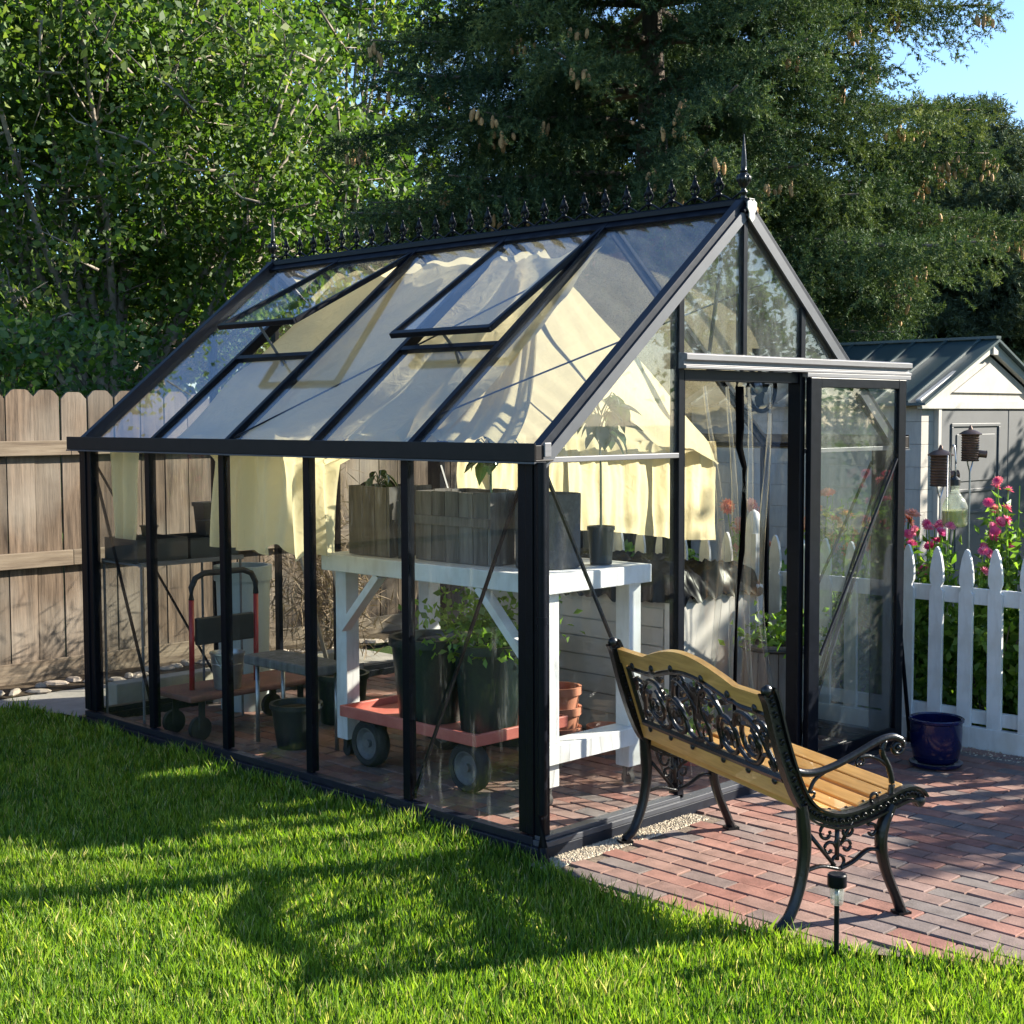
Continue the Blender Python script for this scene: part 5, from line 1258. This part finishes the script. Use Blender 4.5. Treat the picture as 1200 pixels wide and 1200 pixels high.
conifer((20.0, 8.7, 0), 7.7, 4.8, .8, 7.5, 'paler pine tree beyond the shed at the right edge below the sky', leafp, 8, 20, 13, name='pine_tree', cones=False, needles=16, tw=.26, nl=.09, nw=.02)
conifer((16.5, 2.0, 0), 6.2, 2.6, .4, 6.0, 'short conifer filling the gap right behind the shed roof', leafs, 12, 11, 9, name='spruce_tree', cones=False, needles=10, tw=.18, nl=.08, nw=.012)

# far wooded backdrop
n = 42000
u_ = rng.random(n); ang = R(8) + u_*R(112)      # bearing from +X toward +Y around the camera
dist = rng.uniform(27, 33, n); top = 5.6 + 1.2*np.sin(ang*9) + .8*np.sin(ang*23)
top = np.where(ang < R(32), 4.2 + .5*np.sin(ang*31), top)
zc = rng.random(n)**.8*top
C = np.stack([CAM.x + dist*np.cos(ang), CAM.y + dist*np.sin(ang), zc], 1)
o = leafy('distant_trees', leafd, C, .42, None, rnd=rng.random(n)*.6, up=.5, asp=.7); tag(o, 'mass of dark trees far beyond the yards', kind='stuff')
# dark hedge behind the fence, left
hd = empty('hedge', (-1.5, 8.0, 0), 0, 'low dark hedge behind the board fence at the left edge', 'hedge')
n = 12000; C = np.stack([rng.uniform(-4, 4.5, n), rng.normal(0, .35, n), np.abs(rng.random(n)**.6)*2.75], 1); leafy('foliage', leafd, C, .10, hd, rnd=rng.random(n)*.4)
mb = MB()
for k in range(12): mb.tube([(-4 + k*.7, 0, 0), (-4 + k*.7 + .1, 0, 2.2)], [.03, .01], 6)
mb.build('stems', bark, hd)

# unseen trees to the right, crowns shaped to shade patio and shed door
SUN_EL = R(27); sunh = Vector((.877, -.48, 0)).normalized()
def sq(s, T, z): return (.4801*s + .8772*T, .8772*s - .4801*T, z)
sc0 = sq(1.0, 10.6, 0)
def rel(s, T, z): q = sq(s, T, z); return (q[0] - sc0[0], q[1] - sc0[1], z)
broad_tree(sc0, [(rel(-.25, 10, 2.95), (1.0, 1.0, 1.4)), (rel(-1.0, 10, 3.1), (.8, .9, 1.25)), (rel(1.5, 10.4, 1.6), (1.0, 1.0, 1.1)), (rel(2.6, 10.8, 4.4), (1.3, 1.0, 1.35)), (rel(4.2, 11, 4.2), (1.2, 1.1, 1.7)), (rel(3.3, 10.6, 4.3), (1.3, 1.1, 1.4)), (rel(3.4, 10.6, 2.4), (1.3, 1.1, 1.4)), (rel(2.2, 10.8, 2.2), (1.5, 1.0, 1.2))], 26000, .12, 'unseen broadleaf tree right of the patio, its crown shaped for dappled shade', seed=21, trunk_h=1.2, limbs=16)
sc0 = sq(6.0, 12.0, 0)
broad_tree(sc0, [(rel(5.0, 12, 2.4), (1.2, 1.2, 1.8)), (rel(6.8, 12.2, 2.4), (1.3, 1.2, 1.8)), (rel(5.9, 12.2, 2.8), (1.3, 1.1, 1.4))], 24000, .12, 'smaller unseen broadleaf tree placed to shade the shed door', seed=23, trunk_h=1.0, limbs=12)


# ------------------------------------------------------------------ light
sun = bpy.data.objects.new('sun', bpy.data.lights.new('sun', 'SUN')); COL.objects.link(sun)
sdir = Vector((sunh.x*math.cos(SUN_EL), sunh.y*math.cos(SUN_EL), math.sin(SUN_EL)))
sun.rotation_euler = sdir.to_track_quat('Z', 'Y').to_euler(); sun.data.energy = 5.0; sun.data.angle = R(.5); sun.data.color = (1, .925, .79)
w = bpy.data.worlds.new('World'); scene.world = w; w.use_nodes = True
nt = w.node_tree; bg = nt.nodes['Background']; sky = nt.nodes.new('ShaderNodeTexSky'); sky.sky_type = 'NISHITA'; sky.sun_disc = False
sky.sun_elevation = SUN_EL; sky.sun_rotation = math.atan2(sunh.x, sunh.y); sky.air_density = .9; sky.dust_density = .15; sky.ozone_density = 4.0
nt.links.new(sky.outputs[0], bg.inputs[0]); bg.inputs[1].default_value = .095
scene.view_settings.view_transform = 'Standard'; scene.view_settings.look = 'None'; scene.view_settings.exposure = 1.68; scene.view_settings.gamma = 1
scene.render.engine = 'CYCLES'
cy = scene.cycles; cy.max_bounces = 7; cy.transparent_max_bounces = 24; cy.diffuse_bounces = 2; cy.glossy_bounces = 3; cy.transmission_bounces = 4
cy.caustics_reflective = False; cy.caustics_refractive = False
scene.render.resolution_x = 1024; scene.render.resolution_y = 1024
bp0.scale = (.92, .92, .92)
